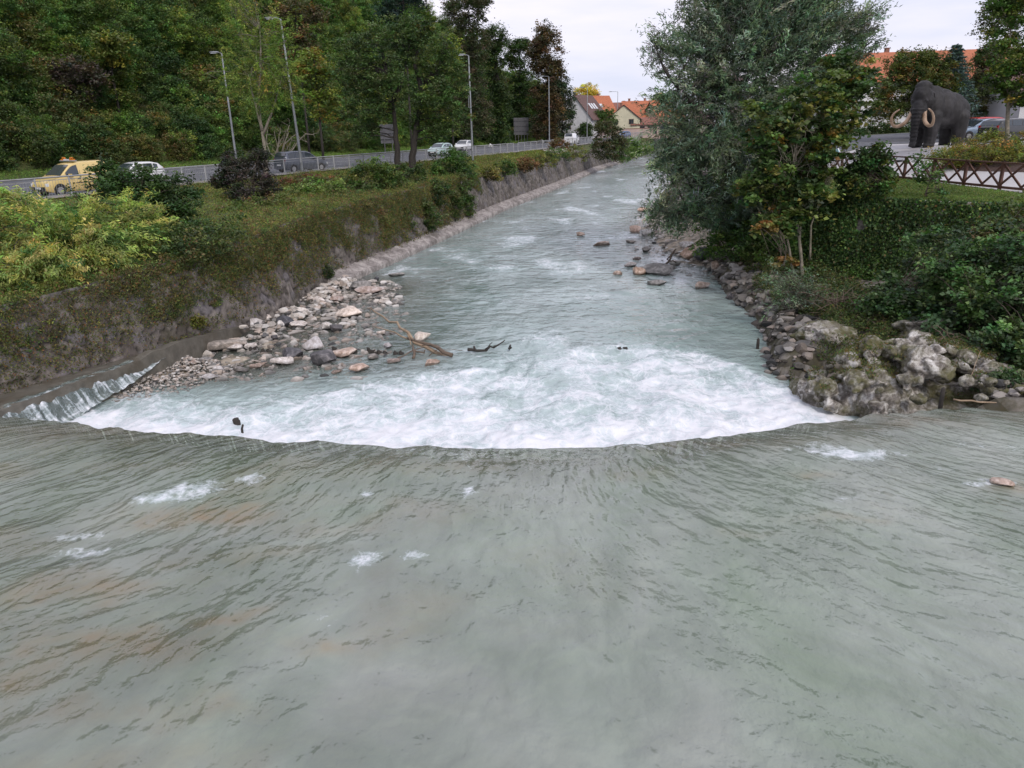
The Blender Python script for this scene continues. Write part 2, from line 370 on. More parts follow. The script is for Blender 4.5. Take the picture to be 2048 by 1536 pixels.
def blobs(X, Y, lst):
    r = np.zeros(X.shape)
    wx = .55*fbm(X*1.5, Y*1.2, 0, 3, 91); wy = .55*fbm(X*1.5, Y*1.2, 0, 3, 95)
    for (x, y, rx, ry, a) in lst:
        m_ = min(1, max(rx, ry)*1.1)
        r = np.maximum(r, a*np.exp(-(((X+wx*m_-x)/rx)**2+((Y+wy*m_*.6-y)/ry)**2)))
    return r
def upper_water():
    nu, nv = 900, 820
    u = np.linspace(0, 1, nu); v = np.linspace(0, 1, nv)
    U, V = np.meshgrid(u, v)
    X = -17+30.5*U
    yc = WEIR(X)+.05*noise(X*1.3, 0, 0, 3)+.03*noise(X*4, 0, 0, 4)
    vv = np.where(V < .93, V/.93, 1.0)
    Y0 = 1.5+(yc-1.5)*vv
    drop = np.clip((V-.93)/.07, 0, 1)
    Y = Y0+.26*drop
    c = X*np.exp(.095*(np.clip(Y, 0, 20)-8))
    cw = c+.40*fbm(X*.35, Y*.35, 0, 2, 16)
    h = .075*fbm(cw*.6, Y*.40, 0, 2, 11)+.010*ridged(cw*.9, Y*.55, 0, 2, 12)+.022*fbm(cw*1.4, Y*.8, 0, 2, 24)+(.005*ridged(cw*2.4, Y*1.5, 0, 2, 13)+.007*fbm(cw*4, Y*3.0, 0, 2, 19))*(.5+.8*sstep(-.3, .4, fbm(X*.4, Y*.4, 0, 2, 20)))*(1+.5*sstep(1, -5, X))
    h = h+.006*fbm(X*2.4, Y*2.4, 0, 2, 14)
    calm = sstep(1, 8, X)*(1-sstep(11, 14, Y))*1.2
    h = h*(1-.5*calm)*(1-.35*np.exp(-((X-.5)/2.5)**2))
    # waves piling at the crest
    h += blobs(X, Y, [(2.5, 13.8, .35, .35, .09), (-1.6, 13.9, .5, .3, .05), (.2, 13.6, .6, .2, .04), (-6.1, 12.0, .6, .35, .06)])
    crest = sstep(1.8, 0, yc-Y0)
    Z = 1.1+h-.14*crest**2
    Z = Z-1.45*drop**1.15
    foam = blobs(X, Y, [(-5.85, 12.25, .62, .55, .88), (-6.15, 11.95, .5, .28, 1.0), (6.5, 13.05, .7, .32, .9), (6.1, 13.4, .65, .35, .62), (8.2, 11.75, .5, .16, .75), (-2.26, 9.74, .28, .25, .85), (-1.6, 9.95, .24, .16, .72), (-.83, 11.9, .14, .28, .72),
        (-4.9, 12.6, .35, .22, .68), (-6.6, 10.2, .5, .18, .62), (-2.6, 12.0, .22, .12, .66), (-7.2, 10.8, .5, .2, .55), (5.6, 11.3, .26, .1, .45), (-1.1, 13.5, .35, .4, .52), (-.9, 12.9, .2, .35, .46), (-2.6, 8.4, .3, .16, .40), (8.3, 11.9, .45, .14, .48), (7.7, 12.5, .7, .22, .42), (9.3, 13.3, .9, .25, .36)])
    foam = np.maximum(foam, sstep(.1, .9, drop)*(.75+.4*noise(X*5, 0, 0, 8)))
    tan = blobs(X, Y, [(-5.4, 11.25, 1.2, .36, 1.3), (-4.9, 11.5, .7, .3, 1.2), (-6.9, 15.4, 3.5, .6, .35), (-3, 10.9, 1.2, .3, .35), (-6.4, 9.2, 1.4, .35, .75), (-5.2, 8.0, 1.3, .35, .8), (-4.2, 10.0, 1.2, .3, .45), (-6.6, 7.4, 1.2, .4, .7), (-3.9, 8.5, .7, .22, .65), (-2.3, 7.8, .5, .2, .6), (-5.6, 6.9, 1.3, .25, .5), (-3.9, 6.8, .9, .3, .5), (3.4, 10.3, .5, .12, .35), (5.2, 10.7, .9, .2, .3), (5.4, 12.3, .4, .15, .4), (2.3, 12.6, .7, .3, .35), (-.9, 13.2, 2.6, .5, .4), (4.6, 13.9, 2.2, .45, .5), (9, 14.9, 2.5, .6, .5), (-10, 15.4, 3, .9, .5), (8.6, 11.6, .5, .3, .6)])*(.55+.45*sstep(-.3, .3, fbm(X*.9, Y*.9, 0, 3, 17)))
    tan = np.maximum(tan, .30*sstep(.0, .6, fbm(X*.33, Y*.4, 0, 3, 18))*sstep(3, -3, X))
    clear = .08+.30*sstep(2.4, .2, yc-Y0)+.20*sstep(1, -6, X)
    clear = clear*np.clip(1-.5*calm, 0, 1)
    clear = np.clip(clear+.18*fbm(X*.45, Y*.45, 0, 2, 7), .02, .55)
    o = gridmesh('river_water', X, Y, Z, W_UP, attrs={'foam': foam, 'clear': clear, 'fu': cw*2.3, 'fv': Y*1.7+.45*fbm(X*.4, Y*.4, 0, 2, 77), 'tan': tan})
    return struct(o)
upper_water()

FE = ip([(-14, 21), (-10.6, 21.0), (-8, 20.6), (-6.7, 20.9), (-4.5, 21.6), (-2.7, 22.6), (-.4, 24.0), (1.35, 25.6), (3.8, 25.1), (6.3, 24.0), (7.2, 21.8), (8.0, 19.6), (9, 17)])
def lower_field(X, Y):
    # shallow bar on the left, gravel bar on the right
    fo, rw = FOOT(Y), RW(Y)
    left = np.exp(-((X-(-8.6+.16*(Y-26)))/3.6)**2)*sstep(20.5, 23.5, Y)*(1-sstep(34, 43, Y))
    right = sstep(3.6, .3, rw-X)*sstep(34, 40, Y)*(1-sstep(64, 80, Y))
    return left, right
def low_water_part(name, ys, xs_n, fine):
    U, Y = np.meshgrid(np.linspace(0, 1, xs_n), ys)
    x0, x1 = FOOT(Y)-1.2, RW(Y)+3.0
    if fine: x0, x1 = np.full(Y.shape, -15.5), np.full(Y.shape, 13.5)
    X = x0+(x1-x0)*U
    yc = WEIR(X)+.3
    near = sstep(14, 0, Y-yc)*sstep(45, 28, Y)
    fo_core = sstep(-.6, 1.4, FE(X)+.9*fbm(X*.45, Y*.45, 0, 3, 5)-Y)
    amp = .35+1.6*fo_core+.8*near*sstep(-4, 1, X)
    left, right = lower_field(X, Y)
    amp = amp*(1-.6*left)
    fz = np.clip(22/np.maximum(Y, 1), 0.12, 1)
    h = amp*(.060*fbm(X*.7, Y*.5, 0, 3, 21)+.035*ridged(X*1.6, Y*1.3, 0, 2, 22)+.010*fbm(X*5, Y*4, 0, 2, 23)*(1 if fine else 0))
    # standing waves from the submerged log line and rapids
    h += blobs(X, Y, [(1.0, 25.2, .8, .35, .14), (3.6, 24.4, .8, .3, .10), (5.5, 33.5, .9, .5, .09), (-.4, 40.3, 1.2, .6, .10), (2.9, 38.6, 1, .5, .08)])
    h -= blobs(X, Y, [(3.2, 23.4, 1.2, .4, .10), (.2, 24.4, .6, .3, .06)])
    Z = h
    foam = fo_core*(1.12-.42*sstep(1.2, 6.0, Y-yc)-.22*sstep(.1, -.35, fbm(X*.45, Y*.4, 0, 3, 31))+.25*sstep(.0, .5, fbm(X*.3, Y*.5, 0, 3, 32)))*(1-.25*sstep(-4, -7, X)*sstep(1.5, 3.5, Y-yc))
    foam = np.maximum(foam, .46*sstep(2.6, -1.5, Y-FE(X)))
    foam = np.maximum(foam, blobs(X, Y, [(-.45, 40.4, 1.7, 1.2, .60), (2.8, 38.6, 1.5, 1.0, .50), (-5.3, 38.6, 1.5, .45, .48), (-4.5, 40.5, 1.0, .6, .48), (1.3, 25.6, 1.2, 1.6, .75), (3.9, 24.4, 1.2, .45, .7), (.6, 44, 2, 1, .45), (4.8, 35.5, .9, .6, .4), (-1.6, 24.4, 1.1, .35, .62), (-4.7, 22.7, .7, .3, .58), (-6.1, 24.0, .5, .25, .5), (-11.8, 20.8, 1.3, .8, .8), (4.4, 39.5, .8, .4, .5), (1.5, 57, 2.6, 2, .4), (4, 50, 2.5, 2, .38), (8, 62, 2, 3, .38), (12, 95, 5, 9, .40), (3, 33, 2, 1, .33), (5.5, 27.5, 1, .5, .33)]))
    foam = np.maximum(foam, .68*sstep(27, 36, Y)*sstep(-.1, .8, fbm(X*.35, Y*.2, 0, 4, 41)))
    clear = np.clip(.08+.72*left+.55*right+.12*fbm(X*.4, Y*.3, 0, 2, 9)+.22*sstep(2.2, .2, X-FOOT(Y))*sstep(120, 80, Y), .02, .75)
    clear = np.maximum(clear, .45*sstep(21, 23, Y)*sstep(0, -4, X)*sstep(36, 30, Y))
    return struct(gridmesh(name, X, Y, Z, W_LOW, attrs={'foam': foam, 'clear': clear, 'fu': X*1.1+.5*fbm(X*.35, Y*.3, 0, 2, 15), 'fv': Y*1.3, 'tan': .42*left+.3*right}))
low_water_part('river_water', np.linspace(13.9, 42, 430), 430, True)
low_water_part('river_water', 42+(248-42)*np.linspace(0, 1, 420)**1.5, 160, False)

def bed_mat():
    m, t, o = nmat('river_bed'); k = N(t); vec = k.coord()
    v = k.n('ShaderNodeTexVoronoi', Vector=vec, Scale=3.2); v2 = k.n('ShaderNodeTexVoronoi', Vector=vec, Scale=9)
    c = k.ramp(k.n('ShaderNodeSeparateXYZ', Vector=v.outputs['Color']).outputs[0], [(0, (.20, .17, .13)), (.3, (.36, .31, .24)), (.55, (.52, .46, .38)), (.8, (.54, .42, .31)), (1, (.66, .62, .56))])
    c2 = k.ramp(k.n('ShaderNodeSeparateXYZ', Vector=v2.outputs['Color']).outputs[0], [(0, (.12, .10, .07)), (.5, (.30, .25, .18)), (1, (.5, .43, .34))])
    c = k.mix(.45, c, c2)
    e = k.ramp(v.outputs['Distance'], [(.0, 1.0), (.9, .35)])
    c = k.mix(.6, c, e, 'MULTIPLY')
    p = k.n('ShaderNodeBsdfPrincipled', Roughness=.9); t.links.new(c, p.inputs['Base Color'])
    t.links.new(k.bump(v.outputs['Distance'], .8, .08), p.inputs['Normal']); t.links.new(p.outputs[0], o.inputs[0]); return m
BED = bed_mat()
def beds():
    X, Y = np.meshgrid(np.linspace(-17.5, 14.5, 360), np.linspace(-6, 16.2, 260))
    Z = .62+.16*fbm(X*.45, Y*.3, 0, 4, 51)+.14*sstep(11, 14.5, Y)
    Z = Z+blobs(X, Y, [(-5.6, 11.0, 1.4, .45, .40), (-2.9, 10.6, .9, .3, .25), (-5.0, 7.4, 1.0, .4, .35), (-2.4, 7.6, .6, .3, .34), (-6.8, 8.8, .9, .35, .35), (5.4, 10.4, 1.4, .3, .2), (-3.6, 6.2, .8, .4, .3), (8.6, 11.6, .35, .2, .5), (5.3, 11.2, .5, .3, .3)])
    Z = np.where(Y > WEIR(X)-.1, -.2, np.minimum(Z, 1.02))
    struct(gridmesh('river_bed', X, Y, Z, BED))
    ys = np.concatenate([np.linspace(14, 48, 260), 48+200*np.linspace(0.01, 1, 120)**1.4])
    U, Y = np.meshgrid(np.linspace(0, 1, 260), ys)
    X = (FOOT(Y)-2.5)+(RW(Y)-FOOT(Y)+6)*U
    left, right = lower_field(X, Y)
    Z = -.55+.16*fbm(X*.5, Y*.4, 0, 4, 61)+.50*left+.50*right
    Z = Z+.10*fbm(X*1.6, Y*1.6, 0, 3, 62)*(left+right)+.75*sstep(-.6, 2.5, X-RW(Y))
    Z = Z+blobs(X, Y, [(-11.7, 22.3, 1.1, 1.3, .55), (-11.0, 21.3, 1.0, .6, .35)])
    struct(gridmesh('river_bed', X, Y, Z, BED))
beds()

# ------------------------------------------------------------------ ground sheets
def grass_ground_mat():
    m, t, o = nmat('grass_ground'); k = N(t); vec = k.coord()
    a = k.noise(vec, .35, 5, .6); b = k.noise(vec, 6, 6, .7)
    c = k.ramp(a, [(.3, (.045, .065, .02)), (.5, (.075, .095, .028)), (.7, (.10, .085, .035))])
    c = k.mix(.6, c, k.ramp(b, [(.3, .3), (.7, .75)]), 'OVERLAY')
    p = k.n('ShaderNodeBsdfPrincipled', Roughness=.95); t.links.new(c, p.inputs['Base Color']); t.links.new(k.bump(b, .8, .1), p.inputs['Normal'])
    t.links.new(p.outputs[0], o.inputs[0]); return m
GRASSG = grass_ground_mat()
SOIL = pbr('soil', (.05, .042, .03), .95, var=.4, scale=3, bump=.6)
def left_ground():
    ys = np.concatenate([np.arange(-10, 110, .8), np.arange(110, 250, 2.5)])
    T, E_, Fn = WTOP(ys), FAR(ys), FEN(ys)
    rows = []
    nb = 18
    for i, y in enumerate(ys):
        ge = max(0.3, T[i]-Fn[i]-.35)
        xs = [T[i]-ge*q for q in np.linspace(0, 1, nb)]
        xs += [Fn[i]-.8, Fn[i]-1.2, E_[i]+.3, E_[i]-.1, E_[i]-1.5, E_[i]-3.5]+[E_[i]-3.5-q for q in (4, 8, 14, 22, 32, 44, 60, 80, 110, 160, 300)]
        rows.append(xs)
    X = np.array(rows); Y = np.repeat(ys[:, None], X.shape[1], 1)
    q = np.clip((T[:, None]-X)/np.maximum(T-Fn-.35, .3)[:, None], 0, 1)
    Z = TOPZ(Y)+(4.06-TOPZ(Y))*q**1.3+.10*fbm(X*.8, Y*.8, 0, 3, 71)*np.sin(np.pi*q)
    Z = np.where(X < FEN(Y)-.5, 4.06, Z)
    Z = np.where(X < FAR(Y)+.1, zhill(X, Y)-.05, Z)
    struct(gridmesh('ground', X, Y, Z, GRASSG))
left_ground()
def road():
    ys = np.arange(-10, 255, 2.0)
    a, b = FEN(ys)-1.7, FAR(ys)
    def strip(name, xa, xb, z, mat, y=ys):
        X = np.stack([xa, xb], 1); Y = np.stack([y, y], 1)
        return gridmesh(name, X, Y, np.full(X.shape, z), mat)
    struct(strip('road', b, a, 4.085, ASPH))
    struct(strip('pavement', a, FEN(ys)-.1, 4.16, CONC))
    v = []; f = []
    # kerb face
    X = np.stack([a, a], 1); Y = np.stack([ys, ys], 1); Z = np.stack([np.full(len(ys), 4.085), np.full(len(ys), 4.16)], 1)
    struct(gridmesh('kerb', X, Y, Z, CONC))
    for q, dash in ((.03, False), (.97, False), (.5, False), (.26, True), (.74, True)):
        m_ = MB(); yy = np.arange(20, 240, 3.0)
        for i, y0 in enumerate(yy):
            if dash and i % 3: continue
            y1 = y0+3
            p0 = FAR(y0)+(FEN(y0)-1.7-FAR(y0))*q; p1 = FAR(y1)+(FEN(y1)-1.7-FAR(y1))*q
            m_.add([(p0-.09, y0, 4.089), (p0+.09, y0, 4.089), (p1+.09, y1, 4.089), (p1-.09, y1, 4.089)], [(0, 1, 2, 3)])
        struct(m_.build('road_marking', WHITE))
road()
def far_ground():
    X, Y = np.meshgrid(np.linspace(-600, 900, 60), np.concatenate([np.linspace(249, 400, 20), np.linspace(450, 1500, 12)]))
    struct(gridmesh('ground', X, Y, np.full(X.shape, 4.05), GRASSG))
far_ground()
def right_ground():
    ys = np.concatenate([np.arange(-12, 70, .8), np.arange(70, 252, 3)])
    e = PE(ys)
    offs = np.concatenate([np.linspace(0, 12, 25), np.linspace(13, 40, 20), [50, 70, 100, 160, 260, 450]])
    X = e[:, None]+offs[None, :]; Y = np.repeat(ys[:, None], len(offs), 1)
    Z = zright(X, Y)
    struct(gridmesh('ground', X, Y, Z, GRASSG))
right_ground()
def drape(name, x0, x1, ys, dz, mat, n=30):
    U, Y = np.meshgrid(np.linspace(0, 1, n), ys)
    a = x0(ys)[:, None]; b = x1(ys)[:, None]
    X = a+(b-a)*U
    return struct(gridmesh(name, X, Y, zright(X, Y)+dz, mat))
drape('plaza', lambda y: 20.9-.02*(y-40)+.1*sstep(32, 20, y), lambda y: np.interp(y, [10, 30, 46, 58], [27, 28, 34, 39]), np.arange(12, 58.01, 1), .012, PAVE)
drape('road', lambda y: np.interp(y, [58.3, 80], [16.5, 20]), lambda y: np.interp(y, [58.3, 80], [75, 85]), np.arange(58.3, 80, 1), .02, ASPH, 60)

# ------------------------------------------------------------------ rubble walls
def masonry_mat():
    m, t, o = nmat('rubble_masonry'); k = N(t)
    c = k.attr('Col').outputs['Color']; vec = k.coord()
    a = k.noise(vec, 5, 8, .7); b = k.noise(vec, .6, 5, .65)
    c = k.mix(.7, c, k.ramp(a, [(.3, .25), (.7, .8)]), 'OVERLAY')
    c = k.mix(k.ramp(b, [(.5, 0.0), (.7, .6)]), c, (.07, .065, .035))
    p = k.n('ShaderNodeBsdfPrincipled', Roughness=.9); t.links.new(c, p.inputs['Base Color']); t.links.new(k.bump(a, .8, .05), p.inputs['Normal'])
    t.links.new(p.outputs[0], o.inputs[0]); return m
MASON = masonry_mat()
def wallgrid(name, label, cat, y0, y1, dy, nz_, foot, top, z0, z1, pal, sc=2.2, amp=.12, s=0):
    ys = np.arange(y0, y1, dy); V = np.linspace(0, 1, nz_)
    VV, YY = np.meshgrid(V, ys)
    zb = z0(ys)[:, None]; zt = z1(ys)[:, None]
    Z = zb+(zt-zb)*VV
    X = foot(ys)[:, None]*(1-VV)+top(ys)[:, None]*VV
    arc = YY
    f1, f2, idn = cells(arc*sc, Z*sc*1.25, s, .95)
    g1, g2, idg = cells(arc*sc*2.3+7, Z*sc*2.6, s+3, .95)
    gap = sstep(.01, .13, f2-f1)
    rnd = ((idn*73) % 997)/997
    X = X+amp*(gap-.5)*(.5+.5*rnd)*(1 if s < 50 else -1)+.02*fbm(arc*5, Z*5, 0, 2, s)
    base = np.array(pal[0])[None, None]*(1-rnd[..., None])+np.array(pal[1])[None, None]*rnd[..., None]
    r2 = ((idn*31) % 89)/89
    base = np.where((r2 > .8)[..., None], np.array(pal[2])[None, None], base)
    col = base*(.25+.75*gap[..., None])
    o = gridmesh(name, X, YY, Z, MASON, col=col)
    return tag(o, label, cat)
LW = wallgrid('retaining_wall', 'long rubble stone embankment wall along the left bank, overgrown near the weir', 'wall', 3, 246, .09, 44, lambda y: FOOT(y), lambda y: WTOP(y)+.02,
    lambda y: np.full(len(y), -.35), lambda y: TOPZ(y)+.06, [(.085, .07, .062), (.215, .19, .175), (.16, .145, .15)], 2.3, .11, 1)
def right_wall():
    ys = np.concatenate([np.arange(14, 60, .12), np.arange(60, 246, .6)])
    V = np.linspace(0, 1, 34); VV, YY = np.meshgrid(V, ys)
    e = PE(ys)
    Z = .3+(zright(e, ys)[:, None]-.3)*VV
    X = e[:, None]-1.1*(1-VV)
    f1, f2, idn = cells(YY*2.2, Z*2.4, 9, .95)
    gap = sstep(.02, .16, f2-f1); rnd = ((idn*73) % 997)/997
    X = X+.12*(gap-.5)*-1
    YO = YY-1.0*(1-VV)*sstep(36, 30, YY)
    col = (np.array([.14, .12, .10])*(1-rnd[..., None])+np.array([.3, .28, .25])*rnd[..., None])*(.42+.58*gap[..., None])
    tag(gridmesh('retaining_wall', X, YO, Z, MASON, col=col), 'ivy covered bank wall below the brown wooden fence on the right', 'wall')
right_wall()
def shelf_z(X, Y):
    rw = RW(Y)
    pool = sstep(16.6, 15.4, Y)
    s_ = X-rw
    base = -.7+1.35*sstep(-.9, .5, s_)+.35*sstep(.5, 3.5, s_)+.72*pool*sstep(-.6, .6, s_)+.9*sstep(3, 9, s_)*sstep(34, 26, Y)
    base = base-1.3*sstep(15.6, 16.3, Y)*sstep(21.5, 20.0, Y)*sstep(13.2, 11.8, X)
    gr = sstep(37, 43, Y)
    bar = -.35+.55*sstep(-2.5, 1.5, s_)+.6*sstep(1.5, 4, s_)
    return base*(1-gr)+bar*gr+.16*fbm(X*.9, Y*.9, 0, 4, 81)
def shelf():
    ys = np.concatenate([np.arange(0, 64, .22), np.arange(64, 200, 1.5)])
    S, Y = np.meshgrid(np.linspace(-3, 26, 130), ys)
    X = RW(Y)+S
    lim = PE(Y)+.3
    X = np.minimum(X, lim)
    struct(gridmesh('bank_ground', X, Y, shelf_z(X, Y), STN))
def shelf_mat():
    m, t, o = nmat('stony_bank'); k = N(t); vec = k.coord()
    v = k.n('ShaderNodeTexVoronoi', Vector=vec, Scale=3.0)
    r_ = k.n('ShaderNodeSeparateXYZ', Vector=v.outputs['Color']).outputs[0]
    c = k.ramp(r_, [(0, (.08, .07, .055)), (.4, (.2, .18, .155)), (1, (.42, .38, .34))])
    c = k.mix(.8, c, k.ramp(v.outputs['Distance'], [(0, 1.0), (.75, .25)]), 'MULTIPLY')
    a = k.noise(vec, .9, 6, .7)
    c = k.mix(k.ramp(a, [(.42, 0.0), (.58, .9)]), c, k.ramp(k.noise(vec, 9, 5, .7), [(.3, (.03, .035, .015)), (.7, (.075, .06, .03))]))
    p = k.n('ShaderNodeBsdfPrincipled', Roughness=.9); t.links.new(c, p.inputs['Base Color']); t.links.new(k.bump(v.outputs['Distance'], -.9, .12), p.inputs['Normal'])
    t.links.new(p.outputs[0], o.inputs[0]); return m
STN = shelf_mat()
shelf()

# concrete ledge and sloping stone footing on the left
def ledge():
    ys = np.linspace(14, 27.6, 220)
    outer = np.interp(ys, [14, 17.55, 21.06, 22.83, 25.95, 28.5, 33], [-13.3, -12.64, -11.48, -10.92, -10.45, -9.95, -8.6])
    inner = FOOT(ys)-.5
    zt = np.interp(ys, [14, 20, 23.5, 25, 27.6], [.92, .84, .72, .52, .22])
    t_ = thing('concrete_ledge', 'narrow wet concrete ledge at the foot of the left wall beside the weir', 'ledge')
    X = np.stack([inner, outer-.28, outer-.27, outer, outer+.02, outer+.10], 1)
    Y = np.repeat(ys[:, None], 6, 1)
    raise_ = .12*sstep(21.5, 22.5, ys)+.03*fbm(ys*1.5, 0, 0, 4, 5); outer = outer+.05*fbm(ys*1.2, 3, 0, 4, 6)
    Z = np.stack([zt-.08, zt-.05, zt+raise_, zt+raise_-.01, zt-.15, np.full(len(ys), -.5)], 1)
    gridmesh('ledge_slab', X, Y, Z, CONCW, t_, smooth=False)
    # low side spill over its outer edge
    ys2 = np.linspace(15.8, 23.2, 260); n = 60
    o2 = np.interp(ys2, [14, 17.55, 21.06, 22.83, 25.95], [-13.3, -12.64, -11.48, -10.92, -10.35])
    V = np.linspace(0, 1, n); VV, YY = np.meshgrid(V, ys2)
    tp = np.interp(ys2, [15.8, 19, 21.5, 23.2], [1.0, .85, .5, .08])[:, None]
    X = o2[:, None]-.28+(.18+.56*tp)*VV+.03*noise(YY*4, VV*2, 0, 2)+.02*noise(YY*9, VV*3, 0, 2)
    Z = np.interp(ys2, [14, 20, 24], [.95, .87, .76])[:, None]-.02-(.95*tp)*sstep(.2, 1, VV)+.05*noise(YY*5, VV*4, 0, 4)
    st = .8+.8*noise(YY*11, VV*1.2, 0, 6)+.4*noise(YY*25, VV*2, 0, 7)
    gridmesh('water_spill', X, YY, Z, W_LOW, None, attrs={'foam': np.clip(st*.62*sstep(.10, .4, VV)+.18*VV, 0, 1), 'clear': np.full(X.shape, .75)})['kind'] = 'structure'
CONCW = pbr('wet_concrete', (.125, .115, .095), .55, var=.35, scale=3, bump=.5, dirt=(.07, .055, .035), dscale=.9)
ledge()
def footing():
    ys = np.arange(36, 150, .15)
    n = 14
    V = np.linspace(0, 1, n); VV, YY = np.meshgrid(V, ys)
    wd = np.interp(ys, [34, 40, 60, 100, 150], [.5, .62, .68, .7, .7])[:, None]
    X = FOOT(ys)[:, None]-.35+(wd+.35)*np.clip(VV*1.12, 0, 1)
    f1, f2, idn = cells(YY*1.6, VV*3, 5)
    Z = .62-.38*np.clip(VV*1.12, 0, 1)-.8*sstep(.9, 1, VV)-.6*sstep(36.8, 36, YY)+.05*sstep(.0, .2, f2-f1)+.04*fbm(X*2, YY*2, 0, 3, 6)
    tag(gridmesh('stone_footing', X, YY, Z, FOOTM), 'sloping pale stone footing along the water under the left wall', 'footing')
FOOTM = stone_mat('footing_stone', [(.13, .115, .105), (.235, .21, .20), (.36, .33, .31)], scale=1.5, wet=False, per_obj=0)
footing()

# ------------------------------------------------------------------ foliage
def leafmesh(P, size, col, up=.6, elong=.55, seed=0, droop=0.0, dirs=None):
    r = np.random.RandomState(seed); n = len(P)
    nr = r.normal(size=(n, 3)); nr[:, 2] = np.abs(nr[:, 2])+up*1.5; nr /= np.linalg.norm(nr, axis=1)[:, None]
    t = r.normal(size=(n, 3)) if dirs is None else dirs+.45*r.normal(size=(n, 3))
    t[:, 2] -= droop
    t -= (t*nr).sum(1)[:, None]*nr; t /= np.linalg.norm(t, axis=1)[:, None]+1e-9
    b = np.cross(nr, t)
    L = (size*.5)[:, None] if hasattr(size, '__len__') else size*.5*np.ones((n, 1))
    L = L*(.7+.6*r.rand(n, 1))
    fold = nr*L*.18
    v = np.stack([P-t*L, P+b*L*elong-t*L*.15+fold, P+t*L, P-b*L*elong-t*L*.15+fold], 1).reshape(-1, 3)
    f = np.arange(4*n).reshape(n, 4)
    c = np.repeat(col, 4, axis=0)
    return v, f, c
def palcol(pal, n, r, jit=.25):
    """pal: list of (weight, colour)"""
    w_ = np.array([p[0] for p in pal], float); w_ /= w_.sum()
    i = r.choice(len(pal), n, p=w_); c = np.array([p[1] for p in pal])[i]
    return c*(1+jit*(r.rand(n, 1)*2-1))*(1+.10*r.normal(size=(n, 3)))
def clumps(blb, n, r, shell=.55, gap=.0, seed=0):
    b = np.array(blb, float); w_ = (b[:, 3]*b[:, 4]*b[:, 5])**(2/3); w_ /= w_.sum()
    out_ = np.zeros((0, 3))
    while len(out_) < n:
        i = r.choice(len(b), n, p=w_); d = r.normal(size=(n, 3)); d /= np.linalg.norm(d, axis=1)[:, None]
        rad = (shell+(1-shell)*r.rand(n, 1)**.7)*(1+.12*r.normal(size=(n, 1)))
        p = b[i, :3]+d*rad*b[i, 3:6]
        if gap:
            q = noise(p[:, 0]*.9, p[:, 1]*.9, p[:, 2]*.9, seed); p = p[q > -.5+gap*.6]
        out_ = np.concatenate([out_, p])
    return out_[:n]
def foliage(name, blb, ncl, rcl, nl, size, pal, seed, parent=None, mat=None, elong=.55, up=.6, shell=.55, gap=.4, droop=0.0, flat=.65, streak=0.0, cl=None, cljit=.3, spread=.8):
    r = np.random.RandomState(seed)
    C_ = clumps(blb, ncl, r, shell, gap, seed) if cl is None else np.asarray(cl)
    ncl = len(C_)
    cc = palcol(pal, ncl, r, cljit)
    P = np.repeat(C_, nl, 0); o = r.normal(size=P.shape)*spread*.6
    sz = np.repeat(rcl*(.6+.8*r.rand(ncl)), nl)[:, None]
    dirs = None
    if streak:      # leaves strung along twigs pointing outwards
        ctr = np.array(blb, float)[:, :3].mean(0)
        d = C_-ctr; d /= np.linalg.norm(d, axis=1)[:, None]+1e-9; d = d+.5*r.normal(size=d.shape); d[:, 2] += .25-droop; d /= np.linalg.norm(d, axis=1)[:, None]
        dd = np.repeat(d, nl, 0); along = (r.rand(len(P), 1)*2-1)*streak
        P = P+dd*along*sz*1.6; o *= .45; dirs = dd
    o[:, 2] *= flat
    P = P+o*sz
    col = np.repeat(cc, nl, 0)*(1+.28*(r.rand(len(P), 1)*2-1)); col = col*(1+.08*r.normal(size=col.shape))
    v, f, c = leafmesh(P, size, np.clip(col, .003, 1), up, elong, seed+1, droop, dirs)
    return mesh(name, v, f, mat or LEAF, parent, smooth=False, col=c), C_
def limb(mb, a, b, r0, r1, r, n=6, wob=.12, sag=.15):
    a = np.array(a, float); b = np.array(b, float); L = np.linalg.norm(b-a); k = max(3, int(L/.6)+2)
    pts = []
    off = r.normal(size=3)*wob*L*.5
    for i in range(k+1):
        t = i/k; p = a+(b-a)*t+off*math.sin(math.pi*t)+r.normal(size=3)*wob*.12*L*(0 if i in (0, k) else 1)
        p[2] += sag*L*math.sin(math.pi*t)*.5; pts.append(p)
    mb.tube(pts, [r0+(r1-r0)*(i/k)**.8 for i in range(k+1)], n)
    return pts
